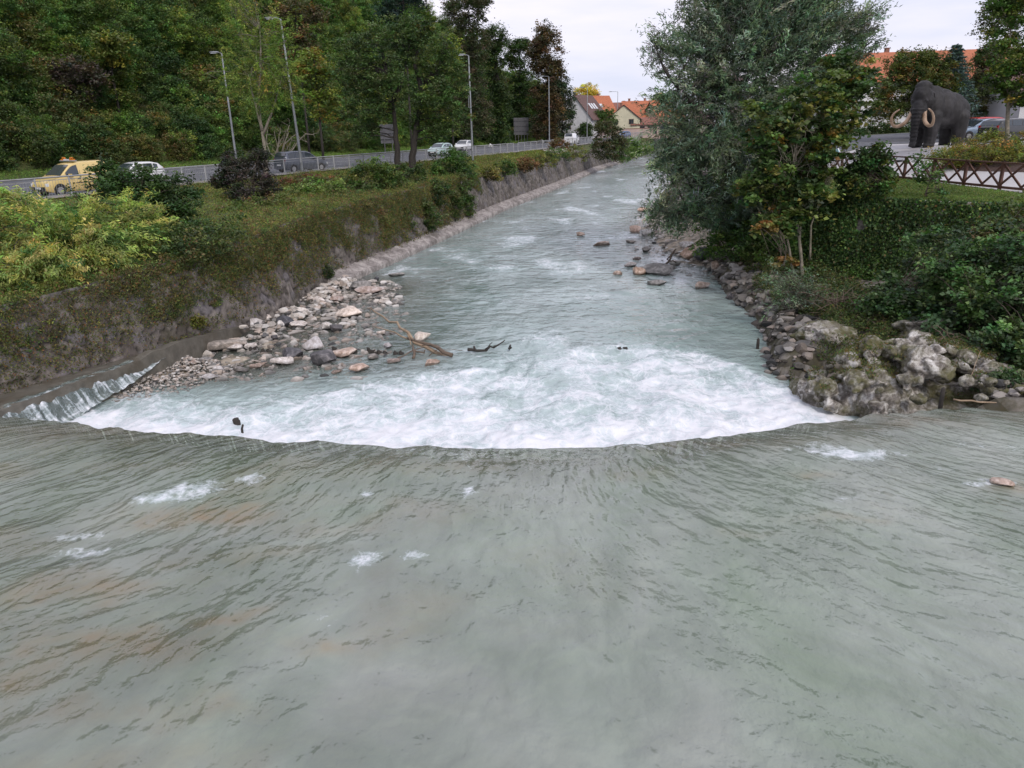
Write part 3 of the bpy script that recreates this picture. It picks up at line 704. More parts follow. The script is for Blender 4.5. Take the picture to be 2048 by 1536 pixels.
def tree(name, label, cat, trunk, r0, blb, ncl, rcl, nl, size, pal, seed, bark=BARK, nlimb=22, group=None, twig=.35, **kw):
    """trunk: list of polylines (world coordinates), first point of the first is the base"""
    base = trunk[0][0]; r = np.random.RandomState(seed+99)
    t = thing(name, label, cat, base, 0, group)
    B = np.array(base)
    fo, C_ = foliage('crown', [(b[0]-B[0], b[1]-B[1], b[2]-B[2], *b[3:]) for b in blb], ncl, rcl, nl, size, pal, seed, t, **kw)
    mb = MB(); nodes = []
    for q, pl in enumerate(trunk):
        pl = [np.array(p)-B for p in pl]; rr = r0*(1 if q == 0 else .7)
        pts = [];
        for i in range(len(pl)-1):
            for s_ in np.linspace(0, 1, 5)[:-1]: pts.append(pl[i]*(1-s_)+pl[i+1]*s_+r.normal(size=3)*rr*.12)
        pts.append(pl[-1])
        rad = [rr*(1-.72*i/(len(pts)-1))*(1.25 if (i == 0 and q == 0) else 1) for i in range(len(pts))]
        mb.tube(pts, rad, 9)
        for i in range(len(pts)//3, len(pts)): nodes.append((pts[i], rad[i]))
    sel = r.choice(len(C_), min(nlimb, len(C_)), replace=False)
    for j in sel:
        c_ = C_[j]
        dist = [np.linalg.norm(c_-p)+1.2*max(0, p[2]-c_[2]) for p, _ in nodes]
        p, rad = nodes[int(np.argmin(dist))]
        pts = limb(mb, p, c_, min(rad*.6, .02+.014*np.linalg.norm(c_-p)+.01), .008, r, 5)
        for _ in range(3):
            m_ = C_[r.randint(len(C_))]
            a_ = pts[r.randint(len(pts)//2, len(pts))]; dv = m_-a_; L = np.linalg.norm(dv)
            if L > .3: limb(mb, a_, a_+dv/L*min(L, 1.3), .012, .004, r, 4)
    mb.build('trunk', bark, t, smooth=True)
    return t
def bush(name, label, blb, ncl, rcl, nl, size, pal, seed, base=None, cat='bush', group=None, stems=10, bark=BARK, **kw):
    b = np.array(blb, float)
    if base is None: base = (b[0, 0], b[0, 1], b[:, 2].min()-b[0, 5]*.85)
    return tree(name, label, cat, [[base, (base[0]+.05, base[1], base[2]+.4)]], .05, blb, ncl, rcl, nl, size, pal, seed, bark, stems, group, **kw)

DG = [(4, (.030, .050, .018)), (3, (.045, .070, .022)), (2, (.022, .036, .016)), (1, (.07, .085, .025))]
MG = [(4, (.050, .080, .022)), (3, (.070, .100, .028)), (2, (.035, .055, .02)), (1, (.11, .12, .03))]
BR = [(4, (.060, .050, .028)), (2, (.085, .065, .03)), (2, (.035, .04, .02)), (1, (.13, .07, .03))]
YG = [(5, (.24, .25, .08)), (3, (.14, .175, .055)), (2.5, (.33, .32, .11)), (3.5, (.055, .095, .03)), (.5, (.30, .22, .055))]
SILV = [(4, (.085, .108, .080)), (3, (.13, .16, .12)), (3, (.05, .068, .048)), (1.4, (.20, .23, .18))]
MAPLE = [(5, (.050, .078, .024)), (3, (.080, .105, .03)), (.9, (.14, .125, .035)), (.3, (.16, .10, .03)), (3, (.03, .050, .02))]
PURP = [(4, (.030, .028, .026)), (3, (.048, .036, .036)), (2, (.028, .038, .022))]
IVY = [(5, (.036, .066, .022)), (3, (.056, .092, .028)), (2, (.022, .040, .016)), (1, (.10, .12, .035)), (.5, (.12, .09, .04))]

# hillside wood: one mass, scattered from ten bush and tree shapes
def gn_scatter(name, pts, scl, rot, idx, protos, mat):
    me = bpy.data.meshes.new(name); me.vertices.add(len(pts)); me.vertices.foreach_set('co', np.asarray(pts, np.float32).ravel())
    for nm, val, ty in (('scl', scl, 'FLOAT'), ('rot', rot, 'FLOAT'), ('idx', idx, 'INT')):
        a = me.attributes.new(nm, ty, 'POINT'); a.data.foreach_set('value', np.asarray(val, np.float32 if ty == 'FLOAT' else np.int32))
    o = bpy.data.objects.new(name, me); COL.objects.link(o); me.materials.append(mat)
    ng = bpy.data.node_groups.new(name, 'GeometryNodeTree')
    ng.interface.new_socket('Geometry', in_out='INPUT', socket_type='NodeSocketGeometry'); ng.interface.new_socket('Geometry', in_out='OUTPUT', socket_type='NodeSocketGeometry')
    L = ng.links.new; gi = ng.nodes.new('NodeGroupInput'); go = ng.nodes.new('NodeGroupOutput')
    jn = ng.nodes.new('GeometryNodeJoinGeometry')
    for p in reversed(protos):
        oi = ng.nodes.new('GeometryNodeObjectInfo'); oi.inputs['Object'].default_value = p; oi.inputs['As Instance'].default_value = True
        L(oi.outputs['Geometry'], jn.inputs[0])
    ip_ = ng.nodes.new('GeometryNodeInstanceOnPoints'); ip_.inputs['Pick Instance'].default_value = True
    L(gi.outputs[0], ip_.inputs['Points']); L(jn.outputs[0], ip_.inputs['Instance'])
    def na(n_, t_):
        q = ng.nodes.new('GeometryNodeInputNamedAttribute'); q.data_type = t_; q.inputs[0].default_value = n_; return q.outputs[0]
    L(na('idx', 'INT'), ip_.inputs['Instance Index'])
    cx = ng.nodes.new('ShaderNodeCombineXYZ'); L(na('rot', 'FLOAT'), cx.inputs[2]); L(cx.outputs[0], ip_.inputs['Rotation'])
    L(na('scl', 'FLOAT'), ip_.inputs['Scale']); L(ip_.outputs[0], go.inputs[0])
    md = o.modifiers.new('scatter', 'NODES'); md.node_group = ng
    return o
def proto(name, blb, ncl, rcl, nl, size, pal, seed, **kw):
    o, _ = foliage(name, blb, ncl, rcl, nl, size, pal, seed, None, WLEAF, **kw)
    COL.objects.unlink(o); return o
def hill_wood():
    r = np.random.RandomState(3); protos = []
    for i in range(10):
        pal = [MG, DG, MG, DG, [(4, (.065, .075, .026)), (2, (.085, .08, .03)), (2, (.04, .05, .02)), (.6, (.12, .08, .03))], MG, DG, MG, DG, MG][i]
        if i < 6:
            b = [(0, 0, 1.5, 1.7, 1.7, 1.6)]+[(r.uniform(-1.2, 1.2), r.uniform(-1.2, 1.2), r.uniform(.8, 3.0), r.uniform(.7, 1.1), r.uniform(.7, 1.1), r.uniform(.7, 1.2)) for _ in range(5)]
            protos.append(proto('wood_bush', b, 120, .42, 30, .20, pal, 300+i, shell=.72, gap=.25, cljit=.38))
        else:
            b = [(0, 0, 4.6, 2.0, 2.0, 2.6)]+[(r.uniform(-1.6, 1.6), r.uniform(-1.6, 1.6), r.uniform(2.5, 6.5), r.uniform(.8, 1.4), r.uniform(.8, 1.4), r.uniform(.8, 1.5)) for _ in range(7)]
            protos.append(proto('wood_tree', b, 220, .5, 34, .22, pal, 320+i, shell=.7, gap=.35, cljit=.38))
    pts = []; scl = []; rot = []; idx = []
    for y in np.arange(26, 214, 1.6):
        for d in np.concatenate([np.arange(3.4, 30, 1.7), np.arange(30, 96, 2.4)]):
            if d > 34 and (y*7+d*3) % 3 < 1: continue
            yy = y+r.uniform(-1.1, 1.1); dd = d+r.uniform(-1, 1)
            x = FAR(yy)-dd/.93; z = float(zhill(x, yy))
            if yy > 205 and dd > 12: continue
            cx_ = x*_RV[0]+yy*_RV[1]+(z-CZ)*_RV[2]; k_ = yy*_W0[1]+(z-CZ)*_W0[2]; cy_ = x*_UV[0]+yy*_UV[1]+(z-CZ)*_UV[2]
            if k_ < 5 or not (-260 < 1024+FPX*cx_/k_ < 1230) or 768-FPX*cy_/k_ < -330: continue
            big = r.rand() < np.clip((dd-6)/50, .04, .5)
            nn = float(noise(x*.06, yy*.06, 0, 9))
            i = (6+r.randint(4)) if big else r.randint(6)
            if nn > .45 and r.rand() < .5 and not big: i = 4
            pts.append((x, yy, z-.35)); scl.append(r.uniform(.75, 1.35)*(1 if not big else .85)*np.interp(dd, [3, 9], [.7, 1])); rot.append(r.uniform(0, 6.28)); idx.append(i)
    o = gn_scatter('woodland', pts, scl, rot, idx, protos, WLEAF)
    tag(o, 'dense mixed wood covering the steep hillside above the road', 'woodland', kind='stuff')
hill_wood()

def cover(name, P, size, pal, seed, up, label, cat, elong=.5, patch=.9, normal_push=None, kind='stuff'):
    r = np.random.RandomState(seed); n = len(P)
    c = palcol(pal, n, r, .35)
    q = fbm(P[:, 0]*patch, P[:, 1]*patch, P[:, 2]*patch, 3, seed)
    c *= (1+.45*np.clip(q, -1, 1))[:, None]
    v, f, cc = leafmesh(P, size, np.clip(c, .003, 1), up, elong, seed)
    return tag(mesh(name, v, f, LEAF, None, False, cc), label, cat, kind=kind)
def left_cover():
    r = np.random.RandomState(8)
    # grass, ivy and seedlings on the slope between wall and fence
    n = 190000
    y = 12+(105-12)*r.rand(n)**1.5; q = r.rand(n)
    T, F_ = WTOP(y), FEN(y)
    x = T-(T-F_-.2)*q
    z = TOPZ(y)+(4.06-TOPZ(y))*q**1.3+np.abs(r.normal(size=n))*.07+.10*fbm(x*1.3, y*1.3, 0, 2, 5)
    P = np.stack([x, y, z], 1)
    keep = (np.abs(x/y) < .85); P = P[keep]
    pal = [(5, (.10, .125, .03)), (4, (.14, .155, .038)), (2, (.055, .08, .02)), (2, (.19, .17, .055)), (1.4, (.15, .075, .04))]
    cover('ground_cover', P, .05+.0016*P[:, 1], pal, 9, .15, 'low grass and weeds on the left bank between wall and railing', 'ground cover', .28)
    # red and green creeper patches beside the railing
    # growth on the wall face
    n = 150000
    y = 13+(100-13)*r.rand(n)**1.35; v = r.rand(n)**.75
    z0, z1 = .5, TOPZ(y)
    z = z0+(z1-z0)*v; x = FOOT(y)-.95*(z+.35)/(z1+.35)+.04+.16*np.abs(r.normal(size=n))
    dens = fbm(y*.45, z*.9, 0, 4, 33)+.75*(v-.50)+.15*sstep(16, 26, y)-1.4*sstep(57, 64, y)*(v < .93)+.25
    P = np.stack([x, y, z], 1)[dens > r.rand(n)*.45]
    pal = [(5, (.085, .085, .03)), (4, (.10, .07, .038)), (4, (.055, .072, .02)), (2, (.145, .12, .035)), (1.4, (.15, .065, .03)), (2, (.03, .045, .018))]
    cover('wall_growth', P, .045+.0014*P[:, 1], pal, 10, -.1, 'brown and green weeds and moss growing all over the left wall face', 'wall plants', .35, 1.2)
    # verge grass beyond the road
    n = 90000
    y = 25+(200-25)*r.rand(n)**1.3; d = r.rand(n)*5
    x = FAR(y)-d; P = np.stack([x, y, zhill(x, y)+np.abs(r.normal(size=n))*.10], 1)
    cover('verge_grass', P, .07+.0016*P[:, 1], [(5, (.075, .125, .028)), (4, (.11, .17, .04)), (1.5, (.15, .15, .05)), (1, (.04, .06, .02))], 11, -.1, 'bright green grass verge between the road and the hillside wood', 'grass', .25, .4)
left_cover()
def clumps_on(name, P, rcl, nl, size, pal, seed, label, cat, **kw):
    o, _ = foliage(name, None, 0, rcl, nl, size, pal, seed, cl=P, **kw)
    return tag(o, label, cat, kind='stuff')
def left_tufts():
    r = np.random.RandomState(88); n = 9500
    y = 13+(66-13)*r.rand(n)**1.1; v = r.rand(n)
    z1 = TOPZ(y); z = .75+(z1-.6)*v; x = FOOT(y)-.95*(z+.35)/(z1+.35)+.12
    d = fbm(y*.35, z*.7, 0, 4, 33)+1.3*(v-.62)+.25*sstep(20, 30, y)
    ok = d > .12+.3*r.rand(n)
    P = np.stack([x, y, z], 1)[ok]
    clumps_on('wall_growth', P, .16, 28, .075, [(4, (.075, .085, .03)), (3, (.095, .075, .038)), (3, (.05, .075, .024)), (1.5, (.13, .12, .035)), (.8, (.13, .065, .03))], 89, 'bushy brown and green tufts hanging from the upper part of the left wall', 'wall plants', cljit=.5, up=.0, elong=.4)
    n = 9500; y = 14+(95-14)*r.rand(n)**1.15; q = r.rand(n)**1.2
    T_, F_ = WTOP(y), FEN(y); x = T_+.1-(T_-F_-.1)*q; z = TOPZ(y)+(4.06-TOPZ(y))*q**1.3+.06
    d = fbm(x*.35, y*.3, 0, 3, 37)+.5*sstep(.25, 0, q)+.35*sstep(.85, 1, q); ok = d > -.35+.45*r.rand(n)
    clumps_on('bank_growth', np.stack([x, y, z], 1)[ok], .36, 32, .10, [(4, (.085, .11, .03)), (3, (.125, .125, .038)), (2, (.05, .075, .024)), (2.4, (.13, .095, .045)), (1.2, (.13, .065, .04))], 90, 'knee high weeds on the slope between the left wall and the railing', 'weeds', cljit=.6, up=.0, elong=.35, flat=.75)
left_tufts()
def right_cover():
    r = np.random.RandomState(18)
    n = 210000
    y = 15+(60-15)*r.rand(n)**1.2; v = r.rand(n)
    e = PE(y); z = .45+(4.15-.45)*v
    x = e-1.1*(1-v)-.10-.14*np.abs(r.normal(size=n)); yo = y-1.0*(1-v)*sstep(36, 30, y)
    P = np.stack([x, yo, z], 1)
    q = fbm(P[:, 0], P[:, 1], P[:, 2], 3, 4); P = P[q > -.85]
    cover('ivy', P, .085+.001*P[:, 1], IVY, 19, -.35, 'ivy hanging thick over the right bank wall', 'ivy', .75, .8)
    # sloping ground behind the crag: ivy and weeds
    n = 150000
    y = 15+(40-15)*r.rand(n); s_ = 2.2+9.5*r.rand(n); x = RW(y)+s_
    ok = x < PE(y)-.6; x, y = x[ok], y[ok]
    P = np.stack([x, y, shelf_z(x, y)+np.abs(r.normal(size=len(x)))*.22], 1)
    ok = (fbm(x*.7, y*.7, 0, 3, 44)+.18*(x-RW(y))-.9 > 0); P = P[ok]
    cover('ground_cover', P, .12, [(5, (.04, .075, .02)), (3, (.07, .11, .03)), (2, (.025, .04, .016)), (1, (.12, .10, .04))], 20, .5, 'nettles and ivy on the sloping shelf behind the crag', 'ground cover', .55, 1.0)
    # lawn strip under the wooden fence
    n = 90000
    y = 14+(60-14)*r.rand(n); x = PE(y)+(20.7-PE(y))*r.rand(n); x = np.where(x > 21, PE(y)+.4*r.rand(n), x)
    P = np.stack([x, y, np.full(n, 4.1)+.1*r.rand(n)], 1)
    cover('lawn_grass', P, .10, [(5, (.075, .11, .03)), (4, (.10, .135, .038)), (1, (.16, .15, .06))], 21, -.2, 'strip of lawn between ivy wall and wooden fence', 'grass', .22, .5)
right_cover()

# ------------------------------------------------------------------ left bank plants
def B(px, py, y, rx, ry=None, rz=None):
    c = AT(px, py, y); return (c[0], c[1], c[2], rx, ry or rx, rz or rx)
bush('knotweed', 'yellow-green arching shrub mass at the left edge above the wall', [B(40, 470, 24, 1.5, 1.2, .9), B(140, 460, 25.5, 1.4, 1.2, .9), B(-60, 480, 23, 1.4), B(200, 500, 24.5, 1.0, .9, .8), B(90, 540, 22.5, 1.1, .9, .7), B(250, 445, 27, 1.1, 1, .8), B(0, 420, 27.5, 1.4, 1.2, .6), B(20, 555, 22, .9, .7, .6), B(285, 480, 26.5, .7, .7, .45)],
     680, .42, 90, .15, YG, 41, base=(-16.5, 25, 3.2), elong=.26, up=.3, shell=.7, gap=.25, streak=1.0, droop=.35, stems=50, cljit=.35)
bush('hazel_bush', 'tall dark green hazel bush in front of the railing', [B(285, 405, 31, 1.75, 1.5, 1.45), B(330, 445, 30, 1.35, 1.2, 1.2), B(225, 385, 31.5, 1.2, 1, .9), B(345, 385, 31, 1.0, .9, .8), B(210, 345, 31.5, .45, .5, .6), B(305, 368, 31, .6, .5, .5), B(250, 440, 30, 1.3, 1, 1), B(290, 490, 29, 1.4, 1, .7)],
     560, .30, 46, .14, [(5, (.030, .055, .018)), (3, (.048, .078, .026)), (2, (.02, .034, .014))], 42, base=(-14.6, 30.5, 3.4), stems=45, elong=.6)
bush('purple_bush', 'dark purple-leaved bush beside the railing', [B(492, 355, 43, 1.35, 1.2, 1.25), B(470, 338, 43.5, .9, .8, .8), B(518, 365, 42.5, .9, .8, .9), B(490, 392, 42, .8, .8, .5), B(520, 318, 43, .5, .6, .6), B(455, 322, 43, .4, .4, .5), B(540, 375, 43, .6, .5, .5), B(440, 360, 43, .5, .5, .5)], 330, .26, 42, .13, PURP, 43, stems=40, cljit=.4)
bush('low_shrub', 'pale green low shrub behind the lip of the left wall', [B(640, 375, 47, 1.5, 1.2, .5), B(600, 385, 46, .9, .8, .35)], 120, .28, 45, .13, [(4, (.12, .16, .05)), (2, (.18, .21, .08)), (2, (.05, .075, .02))], 44, stems=12)
bush('low_shrub', 'reddish brown creeper patch next to the pale low shrub', [B(570, 368, 51, 1.6, .9, .3), B(670, 362, 54, 1.3, .8, .3), B(620, 357, 55, 1.2, .8, .3)], 110, .26, 40, .13, [(3, (.13, .055, .03)), (2, (.07, .05, .025)), (2, (.06, .075, .02))], 45, stems=10)
bush('alder_bush', 'mid green bush under the twin trees, left one', [B(745, 350, 50, 1.4, 1.3, 1.0), B(700, 372, 49, 1.0, 1, .7), B(730, 395, 47, 1.0, .9, .8), B(780, 372, 50, 1.1, 1, .9)], 230, .32, 40, .16, MG, 46, stems=30)
bush('alder_bush', 'darker bush at the feet of the twin trees', [B(820, 360, 56, 1.6, 1.3, 1.1), B(860, 385, 54, 1.3, 1.1, 1.2), B(790, 400, 52, 1.1, 1, .9)], 240, .32, 40, .17, DG, 47, stems=26)
bush('round_bush', 'round green bush on the wall head beside the near lamp', [B(908, 328, 64, 1.55, 1.5, 1.35), B(885, 350, 63, 1.1, 1, 1.0), B(925, 352, 63, 1.0, 1, 1.0)], 230, .32, 42, .17, [(4, (.045, .085, .022)), (3, (.065, .11, .03)), (2, (.025, .045, .016))], 48, stems=20)
bush('climber', 'climber hanging down the left wall to the water', [B(925, 385, 60, .9, .6, 1.3), B(900, 410, 57, .9, .5, 1.2), B(935, 410, 60, .7, .5, 1.0), B(850, 430, 51, 1.2, .5, 1.1), B(800, 440, 48, 1.1, .5, 1.0)], 260, .32, 40, .17, [(3, (.05, .085, .025)), (3, (.07, .075, .03)), (2, (.03, .05, .018))], 49, stems=12, shell=.4)
bush('wall_shrub', 'small green shrub rooted in the left wall above the boulders', [B(650, 545, 36.5, .42, .4, .42)], 40, .2, 40, .11, DG, 50, stems=8)
bush('wall_shrub', 'bluish green sapling rooted in the middle of the left wall', [B(280, 585, 24.3, .26, .25, .36)], 26, .16, 30, .10, [(3, (.05, .09, .04)), (2, (.035, .06, .03))], 51, stems=8)
bush('wall_shrub', 'yellowish tuft over the concrete ledge', [B(393, 645, 25.6, .3, .28, .22)], 26, .16, 30, .09, [(3, (.12, .12, .03)), (2, (.07, .08, .02))], 52, stems=6)
bush('bank_shrub', 'dark trailing growth under the hazel bush down to the wall lip', [B(400, 480, 28, 1.4, 1.0, .7), B(350, 510, 26.5, 1.3, .9, .7), B(440, 455, 30, 1.0, .8, .5)], 210, .3, 34, .12, [(4, (.045, .065, .022)), (3, (.07, .085, .028)), (2, (.028, .042, .018)), (1, (.10, .08, .035))], 56, stems=10, gap=.2)
bush('bank_shrub', 'olive brown thicket on the wall lip in front of the pale low shrub', [B(680, 410, 43, 1.5, .9, .6), B(730, 425, 44, 1.2, .8, .6), B(620, 425, 40, 1.1, .8, .4)], 170, .3, 32, .13, [(4, (.08, .085, .028)), (3, (.10, .075, .035)), (2, (.045, .06, .02))], 57, stems=10, gap=.2)
bush('bank_shrub', 'green tangle around the feet of the purple-leaved bush', [B(470, 420, 39, 1.3, .9, .4), B(545, 400, 41, 1.3, .9, .35)], 110, .28, 32, .12, [(4, (.07, .095, .028)), (3, (.095, .11, .035)), (1, (.13, .08, .04))], 58, stems=8, gap=.2)
k = 0
for (px, py, yy, rr, pal, lb) in [(975, 345, 68, .9, 0, 'ochre tuft at the start of the bare stone wall'), (1010, 335, 74, 1.1, 1, 'green weeds beside the ochre tuft on the rubble slope'), (1050, 327, 80, 1.2, 2, 'rust brown shrub on the rubble slope over the stone wall'),
        (1085, 320, 88, 1.3, 0, 'yellowish shrub on the middle of the rubble slope'), (1115, 310, 96, 1.5, 1, 'green shrub far along the rubble slope'), (1150, 303, 104, 1.5, 0, 'last yellow-green shrub on the rubble slope'), (1115, 285, 104, .9, 2, 'thin brown sapling against the railing')]:
    bush('wall_head_shrub', lb, [B(px, py, yy, rr, rr, rr*.6), B(px+14, py+6, yy, rr*.7, rr*.7, rr*.45), B(px-12, py+7, yy, rr*.7, rr*.7, rr*.45)], 70, .34, 26, .2,
         [[(3, (.15, .13, .04)), (2, (.10, .11, .03)), (2, (.07, .06, .03))], MG, [(3, (.14, .075, .04)), (2, (.09, .07, .035))]][pal], 60+k, cat='shrub', group='shrubs on the head of the stone wall', stems=8); k += 1
bush('river_bush', 'dark brown-green bush leaning over the far left wall', [B(1215, 275, 118, 2.4, 2.2, 2.2), B(1210, 255, 119, 1.5, 1.5, 1.3), B(1230, 298, 117, 2.2, 1.8, 1.8), B(1200, 300, 116, 1.6, 1.4, 1.6)], 190, .6, 36, .3, [(3, (.07, .055, .03)), (3, (.045, .05, .022)), (2, (.03, .045, .018))], 70, stems=16)
bush('climber', 'bright green climber spilling over the far left wall', [B(1262, 296, 138, 3.2, 1.2, 1.8), B(1245, 305, 132, 2.0, 1, 1.8), B(1285, 296, 148, 2.5, 1.2, 1.5)], 170, .6, 34, .32, [(4, (.08, .14, .03)), (2, (.12, .17, .04)), (2, (.035, .06, .02))], 71, stems=6)

# ------------------------------------------------------------------ left bank trees
def T(*p): return [AT(*q) for q in p]
ash = T((533, 350, 55), (528, 290, 55), (522, 245, 55), (517, 190, 55)); ash[0] = (ash[0][0], ash[0][1], 3.9)
tree('ash_tree', 'light yellow-green young tree with pale forked trunk beside the railing', 'tree', [ash, T((524, 262, 55), (508, 200, 55), (497, 150, 55)), T((526, 270, 55), (548, 215, 55), (562, 160, 55)), T((517, 190, 55), (522, 120, 55), (520, 60, 55))], .15,
     [B(515, 150, 55, 2.4, 2.2, 2.2), B(490, 60, 55, 1.7, 1.6, 2.0), B(480, -10, 55, 1.4), B(560, 130, 55, 1.6, 1.5, 1.9), B(460, 160, 55, 1.5, 1.4, 1.4), B(560, 60, 55.5, 1.2, 1.2, 1.4), B(585, 185, 55, 1.1, 1, .9), B(520, 215, 54.5, 1.5, 1.2, .7)],
     520, .42, 40, .17, [(4, (.12, .165, .042)), (3, (.17, .20, .05)), (2, (.075, .11, .03)), (.8, (.26, .22, .06))], 80, BARKG, 50, streak=.8, elong=.3, droop=.25, shell=.35, gap=.5)
tw = T((795, 335, 66), (793, 290, 66), (788, 230, 66), (784, 180, 66)); tw[0] = (tw[0][0], 66, 3.6)
tree('alder_tree', 'left one of two dark-trunked trees standing at the railing', 'tree', [tw, T((784, 180, 66), (770, 130, 66), (760, 80, 66)), T((786, 200, 66), (805, 160, 66), (815, 110, 66))], .30,
     [B(765, 110, 66, 2.8, 2.4, 2.1), B(715, 150, 66, 2.2, 2, 1.7), B(800, 70, 66, 2.1, 2, 1.6), B(740, 215, 65.5, 2.2, 1.8, 1.4), B(790, 170, 64.5, 2.0, 1.6, 1.4), B(700, 100, 66, 1.5, 1.5, 1.2), B(725, 260, 66, 1.3, 1.2, 1)], 640, .45, 40, .19, [(4, (.052, .080, .030)), (3, (.075, .105, .042)), (2, (.035, .055, .024)), (1, (.10, .12, .035))], 81, BARKD, 60, shell=.35, gap=.5, flat=.5,
     group=None)
tw = T((822, 335, 66.5), (828, 280, 66.5), (838, 225, 66.5), (850, 165, 66.5)); tw[0] = (tw[0][0], 66.5, 3.6)
tree('alder_tree', 'right one of two dark-trunked trees at the railing, with a bent trunk', 'tree', [tw, T((850, 165, 66.5), (880, 130, 66.5), (895, 90, 66.5)), T((846, 185, 66.5), (830, 130, 66.5), (838, 80, 66.5))], .34,
     [B(868, 110, 66.5, 2.3, 2, 2.0), B(900, 165, 66.5, 1.9, 1.7, 1.7), B(840, 60, 66.5, 1.8, 1.6, 1.1), B(905, 235, 66, 1.5, 1.4, 1.5), B(870, 200, 65, 1.7, 1.4, 1.4), B(875, 265, 66, 1.3, 1.2, 1.0), B(845, 235, 67, 1.5, 1.3, 1.2)], 560, .45, 40, .19, [(4, (.056, .086, .030)), (3, (.08, .11, .04)), (2, (.035, .055, .022)), (1, (.11, .125, .035))], 82, BARKD, 55, shell=.35, gap=.5, flat=.5)
mb = MB(); r_ = np.random.RandomState(4)
b0 = AT(556, 312, 78); b0 = (b0[0], 78, 4.1)
for tp in [(548, 262), (560, 255), (570, 270), (590, 285), (630, 275), (615, 285), (535, 260), (580, 250), (575, 292)]:
    e_ = AT(tp[0], tp[1], 78); pts = limb(mb, np.array(b0)-np.array(b0), np.array(e_)-np.array(b0), .09, .02, r_, 5, .25)
    for _ in range(4):
        a_ = pts[r_.randint(2, len(pts))]; limb(mb, a_, a_+r_.normal(size=3)*np.array([.6, .6, .5])+np.array([0, 0, .4]), .025, .008, r_, 4, .3)
tag(mb.build('bare_shrub', BARKG, smooth=True, loc=b0), 'leafless pale-branched shrub behind the grey minivan', 'shrub')

# individual trees one can tell apart on the hill and beyond
def htree(label, px, py, yy, rx, rz, pal, seed, name='hill_tree', lobes=6, ncl=260, rcl=.7, ls=.32, gap=.35, base_z=None, bark=BARKD, shell=.6, nl=34, fill=2, **kw):
    r = np.random.RandomState(seed); c = AT(px, py, yy)
    z0 = float(zhill(c[0], yy)) if base_z is None else base_z
    z0 = min(z0, c[2]-rz*.6)
    bl = [(c[0], c[1], c[2], rx*.8, rx*.8, rz*.85)]
    for i in range(lobes):
        a = r.uniform(0, 6.28); h = r.uniform(-.7, .75)
        q = rx*.55*math.sqrt(max(.1, 1-h*h)); bl.append((c[0]+math.cos(a)*q, c[1]+math.sin(a)*q, c[2]+h*rz*.8, rx*.45, rx*.45, rz*.3))
    low = c[2]-rz
    nf = 0
    while low > z0+.8 and name == 'hill_tree' and nf < fill:
        nf += 1
        bl.append((c[0]+r.uniform(-.6, .6)*rx*.4, c[1], low, rx*.75, rx*.6, 1.6)); low -= 1.7; ncl = int(ncl*1.12)
    return tree(name, label, 'tree', [[(c[0], c[1], z0-.3), (c[0]+.1, c[1], c[2]), (c[0], c[1], c[2]+rz*.6)]], .13, bl, ncl, rcl, nl, ls, pal, seed, bark, 24, shell=shell, gap=gap, **kw)
DB = [(4, (.030, .042, .028)), (3, (.042, .056, .034)), (1, (.065, .065, .035))]
RB = [(4, (.070, .050, .030)), (3, (.045, .042, .026)), (2, (.11, .065, .032))]
htree('tall russet-brown tree standing out against the sky at the end of the wood', 1094, 112, 150, 3.6, 6.5, RB, 101, fill=5, ncl=420, rcl=.8, ls=.38, gap=.5)
htree('nearly black tree at the very end of the wood, beside the far lamp', 1124, 205, 158, 3.4, 6.5, DB, 102, fill=9, ncl=420, rcl=.8, ls=.38)
htree('dark tree on the skyline left of the russet tree', 1038, 108, 166, 3.4, 3.9, DG, 103, fill=9, ncl=230, rcl=.8, ls=.38, gap=.55)
htree('broad green tree below the russet tree, behind the sign boards', 1076, 200, 172, 4.0, 4.6, MG, 104, ncl=300, rcl=.8, ls=.36)
htree('dark skyline tree halfway down the ridge', 990, 78, 140, 2.6, 2.6, DG, 105, fill=9, ncl=180, rcl=.8, ls=.36, gap=.5)
htree('purplish brown tree at the top of the ridge against the sky', 935, 22, 130, 4.0, 4.0, [(4, (.060, .060, .036)), (2, (.075, .062, .042)), (3, (.050, .068, .030))], 106, fill=9, ncl=380, rcl=.8, ls=.34, gap=.45)
htree('dark blue-green conifer at the top edge of the wood', 805, 5, 95, 3.4, 3.0, [(4, (.018, .036, .030)), (2, (.028, .05, .04))], 107, ncl=200, rcl=.7)
htree('small bright yellow-green tree on the middle of the hillside', 897, 85, 112, 1.9, 1.9, [(4, (.17, .19, .03)), (2, (.11, .14, .03))], 108, ncl=90, rcl=.6)
htree('yellowish shrubby tree low on the hillside right of the light young tree', 628, 135, 80, 2.3, 2.0, [(4, (.12, .14, .03)), (2, (.08, .10, .028)), (1, (.18, .12, .03))], 109, ncl=120, rcl=.6)
htree('brown-leaved tree high on the hillside above the light young tree', 590, 40, 92, 3.6, 3.0, BR, 110, ncl=200, rcl=.7)
htree('dull brown-purple tree high on the left hillside', 150, 150, 78, 3.0, 2.0, [(4, (.045, .038, .032)), (2, (.06, .045, .032))], 111, ncl=170, rcl=.6)
htree('yellow-flecked tree in the upper left hillside', 215, 100, 82, 2.6, 2.0, [(3, (.085, .10, .025)), (2, (.05, .07, .02)), (1, (.16, .14, .03))], 112, ncl=150, rcl=.6)
htree('golden autumn tree behind the brown-roofed house, low sunlight put into its leaf colours', 1172, 190, 265, 5.0, 5.0, [(4, (.42, .30, .07)), (2, (.55, .40, .10)), (2, (.25, .20, .06))], 113, base_z=4, name='golden_tree', ncl=200, rcl=.9, ls=.5)  # warm low-sun glow is mixed into this bright leaf palette
